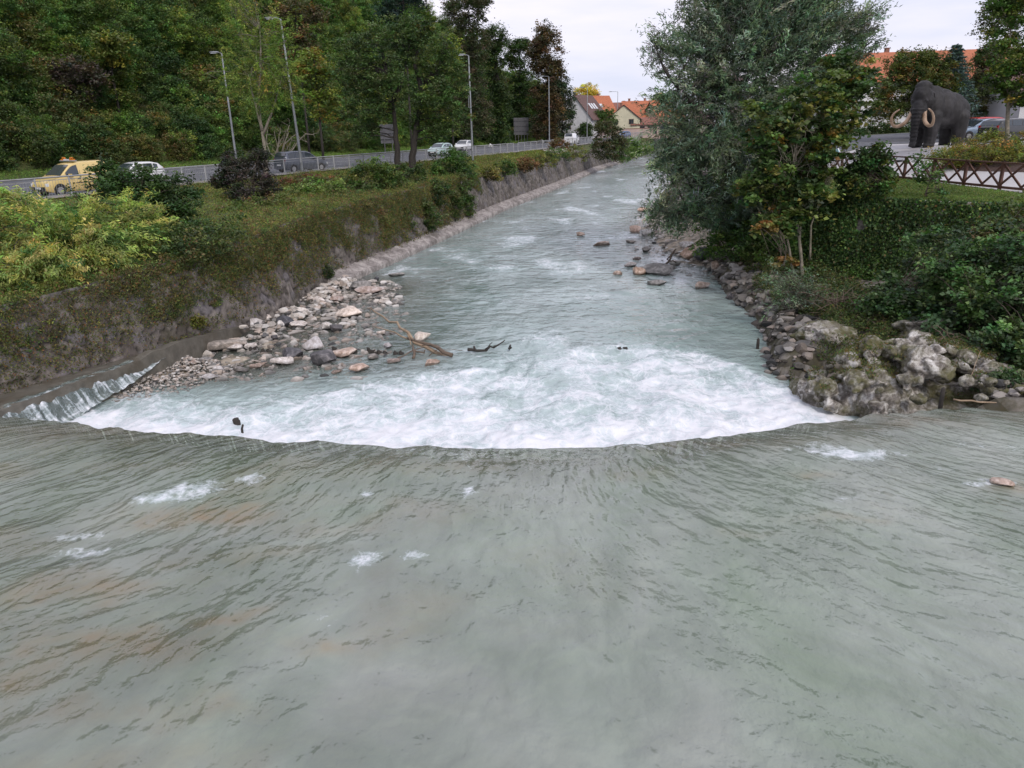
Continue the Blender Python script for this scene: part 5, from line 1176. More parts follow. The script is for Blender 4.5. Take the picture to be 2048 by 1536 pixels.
# big conglomerate crag at the right end of the weir
def crag():
    r = np.random.RandomState(12); V = []; F_ = []; k_ = 0
    def put(c, d, sd_, cuts=7):
        nonlocal k_
        v, f = rockmesh(sd_, d, cuts+5, .08, 3); a = r.uniform(0, 6.28); t_ = r.uniform(-.5, .5)
        M = np.array(Matrix.Rotation(a, 3, 'Z') @ Matrix.Rotation(t_, 3, 'X')); v = v @ M.T+np.array(c); V.append(v); F_.append(f+k_); k_ += len(v)
    for c, d in (((14.0, 16.6, .8), (2.6, 1.5, 1.0)), ((12.6, 16.5, .7), (2.2, 1.2, .9)), ((10.2, 18.4, .3), (3.6, 2.9, 2.6)), ((11.9, 18.0, .3), (3.2, 2.5, 2.1)), ((9.0, 18.7, .0), (2.4, 2.4, 2.1)), ((10.6, 19.6, .5), (3.2, 2.0, 2.2)), ((8.3, 19.3, -.2), (1.8, 1.8, 1.3)), ((13.2, 17.6, .3), (2.6, 1.9, 1.5)), ((10.6, 17.2, .0), (3.6, 1.6, 1.7))):
        put(c, d, r.randint(900), 9)
    for i in range(60):
        s_ = r.uniform(.2, .5); put((r.uniform(10.6, 15), 16.15+r.uniform(-.25, .9), 1.05+r.uniform(-.1, .35)), (s_*1.3, s_, s_*.8), i+350)
    for i in range(210):
        a = r.uniform(0, 6.283); e = r.rand()**.8*1.45; rad = r.uniform(.93, 1.03)
        x = 10.7+math.cos(a)*math.cos(e)*3.0*rad; y = 18.3+math.sin(a)*math.cos(e)*1.75*rad; z = .05+math.sin(e)*1.6*rad*(1-.22*max(0, x-10.8)/2.2)
        s_ = r.uniform(.18, .62)*(1.0 if r.rand() < .8 else 1.5); put((x, y, z), (s_*1.2, s_, s_*.8), i+50)
    o = mesh('rock_outcrop', np.concatenate(V), np.concatenate(F_))
    md = o.modifiers.new('r', 'REMESH'); md.mode = 'VOXEL'; md.voxel_size = .038
    me2 = bpy.data.meshes.new_from_object(o.evaluated_get(bpy.context.evaluated_depsgraph_get())); o.modifiers.clear(); o.data = me2
    n = len(me2.vertices); co = np.zeros(n*3, np.float32); me2.vertices.foreach_get('co', co); co = co.reshape(-1, 3)
    no = np.zeros(n*3, np.float32); me2.vertices.foreach_get('normal', no); no = no.reshape(-1, 3)
    co = co+no*(.035*fbm(co[:, 0]*4, co[:, 1]*4, co[:, 2]*4, 4, 3, .65)-.045*sstep(.15, .5, noise(co[:, 0]*7, co[:, 1]*7, co[:, 2]*7, 8)))[:, None]
    me2.vertices.foreach_set('co', co.ravel().astype(np.float32)); me2.update()
    up_ = (no[:, 2] > .55) & (co[:, 2] > .55) & (fbm(co[:, 0]*1.2, co[:, 1]*1.2, 0, 3, 12)+.25*(co[:, 1]-18.2) > .12)
    ids = np.where(up_)[0]; rr_ = np.random.RandomState(5); P = co[rr_.choice(ids, 14000)]+rr_.normal(size=(14000, 3))*np.array([.05, .05, .03])+np.array([0, 0, .03])
    cover('rock_plants', P, .075, [(4, (.06, .085, .025)), (3, (.10, .09, .03)), (2, (.13, .08, .04)), (1, (.04, .05, .02))], 78, .0, 'grass and small weeds growing on top of the crag', 'weeds', .3, 1.5)
    me2.materials.append(S_CRAG); me2.polygons.foreach_set('use_smooth', np.ones(len(me2.polygons), bool))
    return tag(o, 'big mossy grey crag at the right end of the weir', 'rock')
crag()
rock('rock_outcrop', 'brownish rock lump behind the crag near the roots', 0, 0, 1.9, S_CRAG, 812, pos=(9.7, 21.9, 0), z=.6, asp=(1, .8, .5), sink=.3, rz=.3, sub=5, cuts=5, rough=.3)
rock('rock_outcrop', 'flat rock shelf behind the top of the crag', 0, 0, 2.4, S_CRAG, 813, pos=(12.4, 20.8, 0), z=1.1, asp=(1, .7, .4), sink=.35, rz=.2, sub=5, cuts=5, rough=.3)
def f_pool(r):
    return (11.2+3.6*r.rand(), 15.6+1.3*r.rand(), 1.05+.25*r.rand())
def bank_weeds():
    r = np.random.RandomState(73); n = 60000
    y = 19.5+18*r.rand(n); x = RW(y)+.35+3.2*r.rand(n)
    P = np.stack([x, y, shelf_z(x, y)+.10+np.abs(r.normal(size=n))*.16], 1); ok = (fbm(x*.8, y*.8, 0, 3, 15)+.35*(x-RW(y)-1.3) > 0)
    cover('ground_cover', P[ok], .10, [(4, (.05, .075, .024)), (3, (.08, .085, .03)), (2, (.03, .042, .018)), (1.5, (.10, .07, .04))], 74, .1, 'weeds and creepers over the broken stones of the right bank', 'ground cover', .4, 1.2)
bank_weeds()
def pool_bank():
    r = np.random.RandomState(71); n = 26000
    y = 11+8.5*r.rand(n); x = 11.9+4.5*r.rand(n)
    P = np.stack([x, y, shelf_z(x, y)+np.abs(r.normal(size=n))*.10], 1); ok = (x > RW(y)+.25) & (fbm(x, y, 0, 3, 14)+.3*(x-12.3) > -.1)
    cover('ground_cover', P[ok], .085, [(4, (.05, .08, .024)), (3, (.085, .09, .03)), (2, (.03, .045, .018)), (1, (.12, .08, .04))], 72, .1, 'mossy weeds on the bank of the upper pool at the right edge', 'ground cover', .4, 1.2)
pool_bank()
gravel('broken stones on the bank of the upper pool beside the crag', 90, f_pool, .15, .6, None, 35, 'rubble', .55)

# ------------------------------------------------------------------ driftwood, stumps and posts
def drift(name, label, paths, mat, origin, group=None, cat='driftwood'):
    mb = MB(); O = np.array(origin); r = np.random.RandomState(len(paths))
    for pts, r0, r1 in paths:
        P = [np.array(p)-O for p in pts]; Q = []
        for i in range(len(P)-1):
            for s_ in (0, .33, .66): Q.append(P[i]*(1-s_)+P[i+1]*s_+r.normal(size=3)*r0*.5)
        Q.append(P[-1]); mb.tube(Q, [r0+(r1-r0)*i/(len(Q)-1) for i in range(len(Q))], 7)
    return tag(mb.build(name, mat, smooth=True, loc=origin), label, cat, group)
def W(*a): return [AT(px, py, y) for px, py, y in a]
drift('dead_branch', 'long pale dead branch slanting up out of the river with a forked tip', [(W((895, 712, 24.0), (830, 685, 24.8), (810, 660, 25.2), (780, 642, 26), (742, 616, 27.5)), .075, .022), (W((828, 684, 24.9), (790, 666, 25.6), (745, 652, 27)), .034, .014), (W((812, 660, 25.2), (822, 690, 24.6)), .02, .015), (W((742, 616, 27.5), (738, 628, 27.4)), .01, .006)], TWIGL, G(895, 712, .1))
drift('dead_branch', 'dark wet trunk lying in the water against the pale branch', [(W((905, 712, 23.6), (860, 692, 24.4), (815, 676, 25)), .075, .04), (W((795, 716, 23.7), (830, 700, 24.3), (860, 690, 24.7)), .025, .012), (W((830, 716, 23.8), (826, 690, 24.4)), .05, .03), (W((845, 690, 24.4), (880, 690, 24.2)), .02, .01), (W((858, 713, 23.9), (875, 698, 24), (925, 701, 24.3)), .018, .01), (W((826, 700, 24.2), (848, 706, 24), (850, 700, 24)), .03, .02)], TWIG, G(905, 712, .1))
drift('dead_branch', 'dark ragged branch farthest out in the row of stumps', [(W((935, 703, 24.3), (965, 700, 24.4), (990, 694, 24.5), (1010, 680, 24.6)), .06, .015), (W((950, 703, 24.3), (948, 692, 24.4)), .05, .03), (W((970, 699, 24.4), (985, 684, 24.5)), .025, .01), (W((985, 696, 24.4), (1000, 688, 24.5)), .03, .012), (W((1018, 698, 24.4), (1021, 690, 24.4)), .05, .03)], BARKD, G(935, 703, .05))
SG = 'rotten stumps of the old sill across the river'
SP = [(500, 702, 9), (512, 704, 12), (524, 706, 10), (537, 705, 8), (668, 700, 7), (694, 704, 10), (708, 706, 9), (738, 706, 12), (747, 709, 10), (757, 707, 8), (768, 708, 7), (790, 709, 8), (801, 709, 8), (1115, 697, 4), (1240, 699, 5), (1250, 700, 5)]
for i, (px, py, h) in enumerate(SP):
    g_ = G(px, py, .0); hh = h/FPX*g_[1]*.9; r = random.Random(i)
    m_ = MB(); m_.tube([(0, 0, -.3), (.02, .0, hh*.3), (r.uniform(-.05, .05), 0, hh*.8), (r.uniform(-.08, .08), 0, hh*1.15)], [.09, .085, .06, .02], 7)
    m_.tube([(.07, .02, -.2), (.09, .02, hh*.6)], [.05, .03], 6)
    tag(m_.build('stump', BARKD, smooth=True, loc=(g_[0], g_[1], 0)), 'rotten dark stump sticking out of the water in the old sill row', 'stump', SG)
def post(name, label, px, py, h, rad, lean=(0, 0), z=0):
    g_ = G(px, py, z); m_ = MB(); m_.tube([(0, 0, -.5), (0, 0, h*.5), (lean[0], lean[1], h), (lean[0]*1.05, lean[1], h*1.08)], [rad, rad, rad*.9, rad*.35], 8)
    m_.tube([(rad*.8, 0, -.3), (rad*.9, 0, h*.8)], [rad*.3, rad*.15], 6)
    return tag(m_.build(name, BARKD, smooth=True, loc=g_), label, 'post')
post('wooden_post', 'black upright post standing in the calm water on the right', 1515, 697, .33, .05)
post('wooden_post', 'dark pointed post stub in the foam close to the weir', 475, 853, .22, .09, (-.03, 0))
post('wooden_post', 'thin black stake leaning in the foam beside the pointed stub', 485, 866, .22, .03, (.04, 0))
post('wooden_post', 'short dark post at the waterline under the crag end', 1882, 806, .35, .05, z=1.0)
drift('dead_branch', 'long thin stick lying along the waterline at the right edge', [(W((1905, 798, 15.9), (1960, 803, 15.7), (2055, 812, 15.4)), .022, .018)], TWIGL, G(1905, 798, 1.15))
drift('dead_branch', 'slender leaning cane on the bank above the long stick', [(W((1938, 765, 16.6), (1950, 730, 17), (1962, 700, 17.4)), .008, .006)], TWIGL, G(1938, 765, 1.3))
drift('tree_root', 'black twisted roots trailing into the pool from the right bank', [(W((1600, 640, 24.5), (1570, 665, 24.2), (1535, 682, 24)), .10, .05), (W((1575, 640, 25), (1560, 655, 24.6), (1550, 680, 24)), .07, .03), (W((1620, 655, 24), (1590, 668, 23.8), (1560, 672, 23.6)), .08, .05), (W((1590, 620, 25), (1560, 625, 25), (1548, 645, 24.6)), .04, .02), (W((1560, 640, 24.6), (1520, 648, 24.8), (1505, 650, 25)), .012, .005)], BARKD, G(1600, 660, .3), cat='root')
drift('tree_root', 'small forked dark root poking over the foam from the crag', [(W((1585, 715, 21.5), (1572, 725, 21.2), (1558, 722, 21)), .04, .015), (W((1572, 725, 21.2), (1566, 732, 21)), .02, .01), (W((1565, 723, 21.1), (1556, 716, 21)), .015, .008)], BARKD, G(1585, 722, .2), cat='root')
drift('dead_branch', 'brown branch leaning on the gravel boulders under the willow', [(W((1330, 528, 39), (1345, 510, 39.3), (1352, 498, 39.5)), .06, .03), (W((1350, 500, 39.5), (1335, 518, 39.3), (1352, 525, 39)), .05, .03)], TWIG, G(1330, 528, .1))
def brush(label, px, py, y, rad, seed):
    r = np.random.RandomState(seed); c = AT(px, py, y); mb = MB()
    for i in range(90):
        a = r.normal(size=3)*np.array([rad*.5, rad*.4, rad*.2]); d = r.normal(size=3); d[2] = abs(d[2])*.35; d /= np.linalg.norm(d); L = rad*r.uniform(.4, 1.1)
        mb.tube([a-d*L/2, a+r.normal(size=3)*.05, a+d*L/2], [.014, .011, .004], 4)
    tag(mb.build('brush_pile', TWIG, smooth=True, loc=c), label, 'brush pile')
brush('heap of brown dead twigs beside the silvery willow shrub', 1668, 605, 25.2, .95, 1)
brush('nest-like heap of dry vines under the broad-leaved bushes', 1768, 638, 22.6, .65, 2)
brush('dry twig litter on the ledge behind the crag', 1880, 692, 18.9, .7, 5)

# ------------------------------------------------------------------ railing along the road
def railing(ya, yb, label, step=2.0, bal=.16, detail=True):
    ys = [ya]
    while ys[-1] < yb: ys.append(ys[-1]+step*.93)
    P = [Vector((float(FEN(y)), y, 4.16)) for y in ys]; O = P[0].copy()
    t = thing('railing', label, 'railing', O, 0, 'railings along the road')
    P = [p-O for p in P]
    tr, br, bl = MB(), MB(), MB()
    for i in range(len(P)-1):
        a, b = P[i], P[i+1]
        tr.tube([a+Vector((0, 0, 1.08)), b+Vector((0, 0, 1.08))], .042, 8, False)
        br.bar(a+Vector((0, 0, .14)), b+Vector((0, 0, .14)), .04)
        br.bar(a+Vector((0, 0, .93)), b+Vector((0, 0, .93)), .035)
        n = max(2, int((b-a).length/bal))
        for k_ in range(1, n):
            q = a.lerp(b, k_/n); bl.bar(q+Vector((0, 0, .14)), q+Vector((0, 0, .93)), .011 if bal < .2 else .016)
    tr.build('top_rail', GALV, t, True); br.build('cross_rail', GALV, t); tag(bl.build('baluster', GALV, t), kind='stuff')
    pm = None
    for i, p in enumerate(P):
        if pm is None:
            m_ = MB(); m_.box((0, 0, .53), (.09, .07, 1.06), .4); m_.box((0, 0, .012), (.16, .14, .024), .4); pm = m_.build('post', GALV, t); pm.location = p
        else:
            c = pm.copy(); COL.objects.link(c); c.parent = t; c.location = p
    return t
railing(24, 96, 'near stretch of the grey metal railing between the road and the left bank')
railing(97.9, 238, 'far stretch of the grey metal railing running toward the houses', 2.4, .48)

# ------------------------------------------------------------------ street lamps
def lamp(label, base, H, arm=1.5, head_yaw=math.pi, lean=(0, 0), box=False):
    t = thing('street_lamp', label, 'street lamp', base, 0, 'street lamps along the road')
    m_ = MB(); m_.tube([(0, 0, -.1), (0, 0, .05), (0, 0, .9), (lean[0]*.5, lean[1]*.5, H*.5), (lean[0], lean[1], H)], [.13, .11, .105, .085, .06], 10); m_.build('pole', POLE, t, True)
    lx, ly = lean; c, s_ = math.cos(head_yaw), math.sin(head_yaw)
    m_ = MB(); m_.tube([(lx, ly, H-.02), (lx+c*.2, ly+s_*.2, H+.06), (lx+c*arm, ly+s_*arm, H+.1)], [.045, .04, .035], 8); m_.build('arm', POLE, t, True)
    m_ = MB(); a0 = arm-.15; L = .85
    prof = [(0, .06, .05), (.12, .13, .075), (.45, .16, .085), (.75, .13, .06), (L, .05, .03)]
    V = []
    for (q, w_, h_) in prof:
        for k_ in range(10):
            a = 6.283*k_/10; V.append((lx+c*(a0+q)-s_*w_*math.cos(a), ly+s_*(a0+q)+c*w_*math.cos(a), H+.10+h_*math.sin(a)))
    F_ = [(i*10+k_, i*10+(k_+1) % 10, (i+1)*10+(k_+1) % 10, (i+1)*10+k_) for i in range(4) for k_ in range(10)]+[tuple(range(10))[::-1], tuple(40+k_ for k_ in range(10))]
    hd = mesh('lamp_head', V, F_, POLE, t, True)
    m_ = MB(); m_.box((lx+c*(a0+.45), ly+s_*(a0+.45), H+.02), (.5, .22, .03), head_yaw); m_.build('diffuser', LAMPG, hd)
    m_ = MB(); m_.box((.0, -.112, 1.0), (.10, .02, .35)); m_.build('service_door', GALV, t)
    if box:
        m_ = MB(); m_.box((-.18, 0, H*.62), (.05, .03, H*.22)); m_.box((-.1, 0, H*.73), (.3, .04, .04)); m_.box((-.1, 0, H*.51), (.3, .04, .04)); m_.build('banner_bracket', POLE, t)
    return t
lamp('tallest lamp, nearest, with its head above the light young tree', (-15.9, 60.79, 4.15), 10.9, .45, lean=(-.35, 0))
lamp('slim lamp half hidden behind the purple bush and light tree', (-25.1, 73, 4.1), 9.9, .4)
lamp('lamp with a narrow bracket on its pole by the parked white hatchback', (-3.35, 78.6, 4.15), 9.6, .45, box=True)
lamp('lamp in front of the nearly black tree', (7.3, 131.6, 4.1), 10.6, .9)
lamp('lamp just right of the nearly black tree', (12.19, 167.5, 4.1), 8.5, .8)
lamp('lamp left of the brown-roofed house', (16.1, 156, 4.1), 9.8, .8)
lamp('thin lamp rising behind the second sign board', (4.1, 170, 4.3), 9.6, .8)
lamp('lamp in front of the cream gabled house', (29.1, 206, 4.1), 10.8, 1.6)
lamp('farthest lamp above the orange roofs', (41.2, 234, 4.1), 10.5, 1.8)
lamp('faint lamp between the golden tree and the orange roof', (29.0, 250, 4.1), 8.5, 1.5)
lamp('small lamp over the long orange roofs', (38.0, 252, 4.1), 8.0, 1.5)

# ------------------------------------------------------------------ sign boards seen from behind
def signboard(label, px0, px1, py0, py1, y, nleg, zb):
    a, b = AT(px0, py1, y), AT(px1, py0, y); wd = b[0]-a[0]; z0, z1 = a[2], b[2]
    t = thing('road_sign', label, 'sign', ((a[0]+b[0])/2, y, zb))
    m_ = MB()
    n = 6
    for i in range(n): m_.box((-wd/2+wd*(i+.5)/n, 0, (z0+z1)/2-zb), (wd/n-.008, .05, z1-z0))
    bd = m_.build('panel', BOARD, t)
    m_ = MB()
    for q in (.2, .5, .8): m_.box((0, -.06, z0-zb+(z1-z0)*q), (wd, .06, .08))
    m_.build('crossbar', BLACKP, bd)
    for i in range(nleg):
        m_ = MB(); x = -wd/2+wd*(i+.5)/nleg; m_.box((x, -.13, (z1-zb)/2-.1), (.09, .07, z1-zb+.2)); m_.build('leg', BOARD, t)
    return t
signboard('back of a large grey traffic board half hidden behind the twin trees', 762, 790, 248, 287, 101, 2, 4.4)
signboard('back of a large square grey traffic board on five legs in the verge', 1028, 1057, 235, 270, 153, 5, 4.3)
t = thing('road_sign', 'small dark green direction sign on a thin post past the lamps', 'sign', (13.2, 172.7, 4.1))
MB().box((0, 0, 1.0), (.07, .07, 2.1)).build('pole', POLE, t); MB().box((0, -.06, 2.2), (.95, .04, .35)).build('panel', pbr('sign_green', (.02, .12, .07), .5), t)
def bag(label, px, py, y, s_):
    c = AT(px, py, y); V, F_ = rockmesh(31, (s_, s_*.8, s_*.8), 4, .3, 3); tag(mesh('rubbish_bag', V, F_, pbr('white_film', (.75, .75, .74), .4), None, True, loc=(c[0], y, float(zhill(c[0], y))+s_*.3)), label, 'bag')
bag('white crumpled plastic bag lying in the verge grass', 980, 284, 128, .75)
bag('small white litter on the verge near the far sign board', 1083, 277, 150, .9)

# ------------------------------------------------------------------ vehicles
def lerp(t_, xs, ys): return float(np.interp(t_, xs, ys))
def vehicle(name, label, cat, pos, heading, paint, L=4.1, Wd=1.7, H=1.5, roof=None, belt=None, side=None, ws=None, rw=None, wheel=.31, wb=(.78, 3.35), group=None, extras=(), fast=False):
    """x=0 is the front. roof: [(x,z)], belt: [(x,z)]; side: list of (x0,x1) window spans; ws/rw: windscreen and rear window spans in x"""
    t = thing(name, label, cat, pos, heading, group)
    hx = lambda x: x-L/2
    X = np.unique(np.concatenate([np.linspace(0, L, 46), [0.03, .08, L-.03, L-.08]]))
    rx, rz_ = zip(*roof); bx, bz = zip(*belt)
    def sect(x):
        zb = .20+.12*max(0, 1-x/.35)+.12*max(0, 1-(L-x)/.35)
        e = min(1, max(0, x/.5)); e2 = min(1, max(0, (L-x)/.35))
        wf = Wd/2*(.80+.20*math.sin(e*math.pi/2))*(.88+.12*math.sin(e2*math.pi/2))
        be = lerp(x, bx, bz); ro = max(lerp(x, rx, rz_), be+.015)
        tum = (ro-be)*.22
        wt_ = wf*.985-tum
        pts = [(0, zb), (wf*.90, zb), (wf*.985, zb+.10), (wf, (zb+be)/2), (wf*.985, be-.04), (wf*.965, be), (wt_+.0, ro-.07 if ro-be > .15 else ro-.01), (wt_-.06, ro-.015), (wt_*.6, ro+.01), (0, ro+.022)]
        return pts
    S = [sect(x) for x in X]; K = len(S[0]); V = []; F_ = []
    for i, x in enumerate(X):
        ring = S[i]+[(-a, b) for a, b in S[i][::-1][1:-1]]
        V += [(hx(x), a, b) for a, b in ring]
    M_ = 2*K-2
    for i in range(len(X)-1):
        for k_ in range(M_): F_.append((i*M_+k_, (i+1)*M_+k_, (i+1)*M_+(k_+1) % M_, i*M_+(k_+1) % M_))
    F_.append(tuple(range(M_))); F_.append(tuple((len(X)-1)*M_+k_ for k_ in range(M_))[::-1])
    body = mesh('body', V, F_, paint, t, True)
    try:
        md = body.modifiers.new('edge', 'EDGE_SPLIT'); md.split_angle = R(38)
    except Exception: pass
    sc = lambda x: sect(x)
    for (a, b) in side or []:
        for sg in (1, -1):
            n = 10; v = []; f = []
            for i in range(n+1):
                x = a+(b-a)*i/n; s_ = sc(x); p0 = s_[5]; p1 = s_[6]
                for q in (.06, .5, .92):
                    v.append((hx(x), sg*(p0[0]+(p1[0]-p0[0])*q+.012), p0[1]+(p1[1]-p0[1])*q+.004))
            for i in range(n):
                for j in range(2):
                    q = (i*3+j, (i+1)*3+j, (i+1)*3+j+1, i*3+j+1); f.append(q if sg > 0 else q[::-1])
            mesh('side_window', v, f, GLASS, t, True)
    for nm, sp in (('windscreen', ws), ('rear_window', rw)):
        if not sp: continue
        n = 8; v = []; f = []
        for i in range(n+1):
            x = sp[0]+(sp[1]-sp[0])*i/n; s_ = sc(x); wt_ = s_[7][0]; zt = s_[7][1]
            for q in (-.94, -.5, 0, .5, .94): v.append((hx(x)+(-.012 if nm == 'windscreen' else .012), wt_*q, zt+.028+.015*(1-abs(q))))
        for i in range(n):
            for j in range(4): f.append((i*5+j, (i+1)*5+j, (i+1)*5+j+1, i*5+j+1))
        mesh(nm, v, f, GLASS, t, True)
    for x in wb:
        for sg in (1, -1):
            y0 = sg*(Wd/2-.09)
            m_ = MB(); arcs = [(hx(x)+math.cos(a)*(wheel+.045), 0, max(.2, wheel+math.sin(a)*(wheel+.045))) for a in np.linspace(0, math.pi, 14)]
            m_.add([(p[0], sg*(Wd/2+.004), p[2]) for p in arcs]+[(p[0], sg*(Wd/2-.2), p[2]) for p in arcs], [tuple(range(14)) if sg < 0 else tuple(range(14))[::-1]]+[(i, i+1, 15+i, 14+i) for i in range(13)])
            m_.build('wheel_arch', BLACKP, t)
            n = 24; prof = [(wheel*.62, -.09), (wheel*.92, -.10), (wheel, -.05), (wheel, .05), (wheel*.92, .10), (wheel*.62, .09)]
            v = []; f = []
            for i in range(n):
                a = 6.283*i/n
                for r_, o_ in prof: v.append((r_*math.cos(a), o_, r_*math.sin(a)))
            k6 = len(prof)
            for i in range(n):
                for j in range(k6): f.append((i*k6+j, ((i+1) % n)*k6+j, ((i+1) % n)*k6+(j+1) % k6, i*k6+(j+1) % k6))
            wo = mesh('wheel', v, f, RUBBER, t, True, loc=(hx(x), sg*(Wd/2-.07), wheel))
            m_ = MB(); m_.tube([(0, -.02, 0), (0, sg*.075, 0)], [wheel*.6, wheel*.6], 20)
            for q in range(5):
                a = q*1.2566; m_.bar((math.cos(a)*.05, sg*.088, math.sin(a)*.05), (math.cos(a)*wheel*.55, sg*.080, math.sin(a)*wheel*.55), .05, .02, (0, 1, 0))
            m_.build('rim', RIM, wo)
    zf = lerp(.1, bx, bz)
    for sg in (1, -1):
        m_ = MB(); m_.box((hx(.13), sg*(Wd/2-.27), zf-.10), (.16, .32, .17), sg*.35); m_.build('headlight', LAMPG, t)
        m_ = MB(); zr_ = lerp(L-.1, bx, bz); m_.box((hx(L-.055), sg*(Wd/2-.17), zr_-.08 if roof[-1][1] < 1.3*zr_ else zr_), (.07, .14, .36)); m_.build('tail_light', REDL, t)
        m_ = MB(); xm = (ws[0]+.45) if ws else 1.3; m_.box((hx(xm), sg*(Wd/2+.10), lerp(xm, bx, bz)+.06), (.12, .2, .15)); m_.build('mirror', paint, t)
    m_ = MB(); m_.box((hx(.0), 0, .42), (.07, Wd*.74, .22)); m_.build('front_bumper', BLACKP, t)
    m_ = MB(); m_.box((hx(L), 0, .42), (.07, Wd*.82, .20)); m_.build('rear_bumper', paint, t)
    m_ = MB(); m_.box((hx(-.045), 0, .46), (.02, .5, .11)); m_.build('number_plate', PLATE, t)
    m_ = MB(); m_.box((hx(L+.045), 0, .62), (.02, .5, .11)); m_.build('number_plate', PLATE, t)
    return t, hx
def paint(name, c, rough=.28, metal=0.0, coat=.6): return pbr(name, c, rough, metal, var=.03, scale=.6, coat=coat)
PY = paint('yellow_paint', (.66, .50, .20)); PW = paint('white_paint', (.72, .73, .74)); PG = paint('grey_paint', (.12, .135, .17), .3, .4); PT = paint('pale_teal_paint', (.42, .56, .55)); PB = paint('blue_paint', (.06, .13, .30)); PR = paint('red_paint', (.42, .03, .03)); PD = paint('black_paint', (.03, .032, .036)); PSB = paint('silver_blue_paint', (.30, .38, .48), .25, .5)
VAN = dict(L=4.05, Wd=1.72, H=1.82, roof=[(0, .55), (.05, .72), (.25, .88), (.75, 1.02), (.9, 1.07), (1.55, 1.62), (1.75, 1.72), (2.2, 1.80), (3.6, 1.82), (3.9, 1.78), (4.0, 1.5), (4.05, 1.0)], belt=[(0, .55), (.05, .70), (.25, .86), (.75, 1.0), (1.1, 1.04), (4.0, 1.06), (4.05, .98)], ws=(.93, 1.6), wb=(.72, 3.32), wheel=.32)
HATCH = dict(L=3.9, Wd=1.65, H=1.46, roof=[(0, .52), (.05, .65), (.3, .78), (.95, .93), (1.7, 1.36), (2.1, 1.44), (3.0, 1.43), (3.5, 1.32), (3.82, 1.0), (3.9, .9)], belt=[(0, .52), (.05, .64), (.3, .76), (.95, .90), (2, .94), (3.7, .98), (3.9, .88)], ws=(.98, 1.68), rw=(3.45, 3.8), side=[(1.42, 2.15), (2.25, 2.95), (3.03, 3.35)], wb=(.72, 3.15), wheel=.29)
MPV = dict(L=4.25, Wd=1.75, H=1.66, roof=[(0, .55), (.05, .7), (.3, .84), (.95, 1.0), (1.7, 1.52), (2.1, 1.64), (3.2, 1.66), (3.9, 1.60), (4.15, 1.25), (4.25, .95)], belt=[(0, .55), (.05, .68), (.3, .82), (.95, .97), (2, 1.02), (4.1, 1.05), (4.25, .92)], ws=(.98, 1.68), rw=(3.93, 4.16), side=[(1.45, 2.25), (2.35, 3.15), (3.25, 3.85)], wb=(.8, 3.5), wheel=.31)
WAGON = dict(L=4.6, Wd=1.76, H=1.5, roof=[(0, .52), (.05, .66), (.3, .78), (1.15, .95), (1.95, 1.38), (2.4, 1.47), (3.8, 1.45), (4.3, 1.34), (4.5, 1.02), (4.6, .9)], belt=[(0, .52), (.05, .65), (.3, .76), (1.15, .92), (2, .96), (4.4, 1.0), (4.6, .88)], ws=(1.18, 1.93), rw=(4.25, 4.5), side=[(1.65, 2.5), (2.6, 3.4), (3.5, 4.15)], wb=(.85, 3.6), wheel=.31)
def hd(y, toward=True):
    dx = float(FEN(y+3)-FEN(y-3))/6; a = math.atan2(1, dx)      # direction away from the camera
    return a if toward else a+math.pi     # body x axis points to the REAR of the car: toward camera -> rear points away
t, hx = vehicle('van', 'pale yellow service van with an amber light bar driving toward the left', 'van', (-25.4, 45.6, 4.09), hd(46)-.12, PY, side=[(1.20, 1.98)], **VAN)
MB().box((hx(2.0), 0, 1.87), (.26, 1.25, .05)).build('roof_bar', GALV, t)
lb_ = MB(); lb_.box((hx(2.0), 0, 1.92), (.20, .56, .08)); lb_.build('light_bar', LAMPG, t)
for sg in (1, -1): m_ = MB(); m_.tube([(hx(2.0), sg*.27, 1.90), (hx(2.0), sg*.27, 2.02), (hx(2.0), sg*.50, 2.02)], [.05, .05, .04], 10); m_.box((hx(2.0), sg*.42, 1.92), (.20, .26, .09)); m_.build('beacon', AMBER, t)
for sg in (1, -1):
    m_ = MB(); m_.box((hx(2.45), sg*.862, .66), (1.5, .012, .045)); m_.build('side_stripe', BLACKP, t)
    m_ = MB()
    for i, w_ in enumerate((.08, .05, .10, .06, .05, .09, .03)): m_.box((hx(2.55+.13*i), sg*.795, 1.34), (w_, .01, .07 if i % 2 else .10))
    m_.build('lettering', BLACKP, t)
    m_ = MB(); m_.box((hx(2.02), sg*.866, .9), (.012, .008, .9)); m_.build('door_seam', BLACKP, t)
    m_ = MB(); m_.box((hx(1.92), sg*.868, .88), (.16, .02, .03)); m_.build('door_handle', BLACKP, t)
vehicle('car', 'white hatchback following the yellow van, half hidden by the hazel bush', 'car', (-25.6, 53.6, 4.09), hd(54)-.12, PW, group='cars on the road', **{**HATCH, 'L': 3.9})
vehicle('car', 'dark grey minivan driving away behind the nearest lamp', 'car', (-16.9, 64.6, 4.09), hd(64, False)-.25, PG, group='cars on the road', **MPV)
vehicle('car', 'pale teal small car coming along the road behind the round bush', 'car', (-7.9, 94.5, 4.09), hd(94), PT, group='cars on the road', **HATCH)
vehicle('car', 'white hatchback on the far lane beside the lamp with the bracket', 'car', (-6.0, 112, 4.09), hd(110)+.1, PW, group='cars on the road', **HATCH)
t, hx = vehicle('van', 'white panel van driving away near the end of the wood', 'van', (11.0, 131, 4.09), hd(130, False), PW, rw=(3.86, 4.02), side=[(1.20, 1.98)], **VAN)
vehicle('car', 'small blue car far away in front of the cream house', 'car', (27.5, 185, 4.09), hd(180)-.6, PB, group='cars on the road', **HATCH)
def rcar(label, px, y, rz, p, kind):
    c = AT(px, 250, y); return vehicle('parked_car', label, 'car', (c[0], y, zr(c[0], y)+.02), rz, p, group='cars parked behind the statue', **kind)
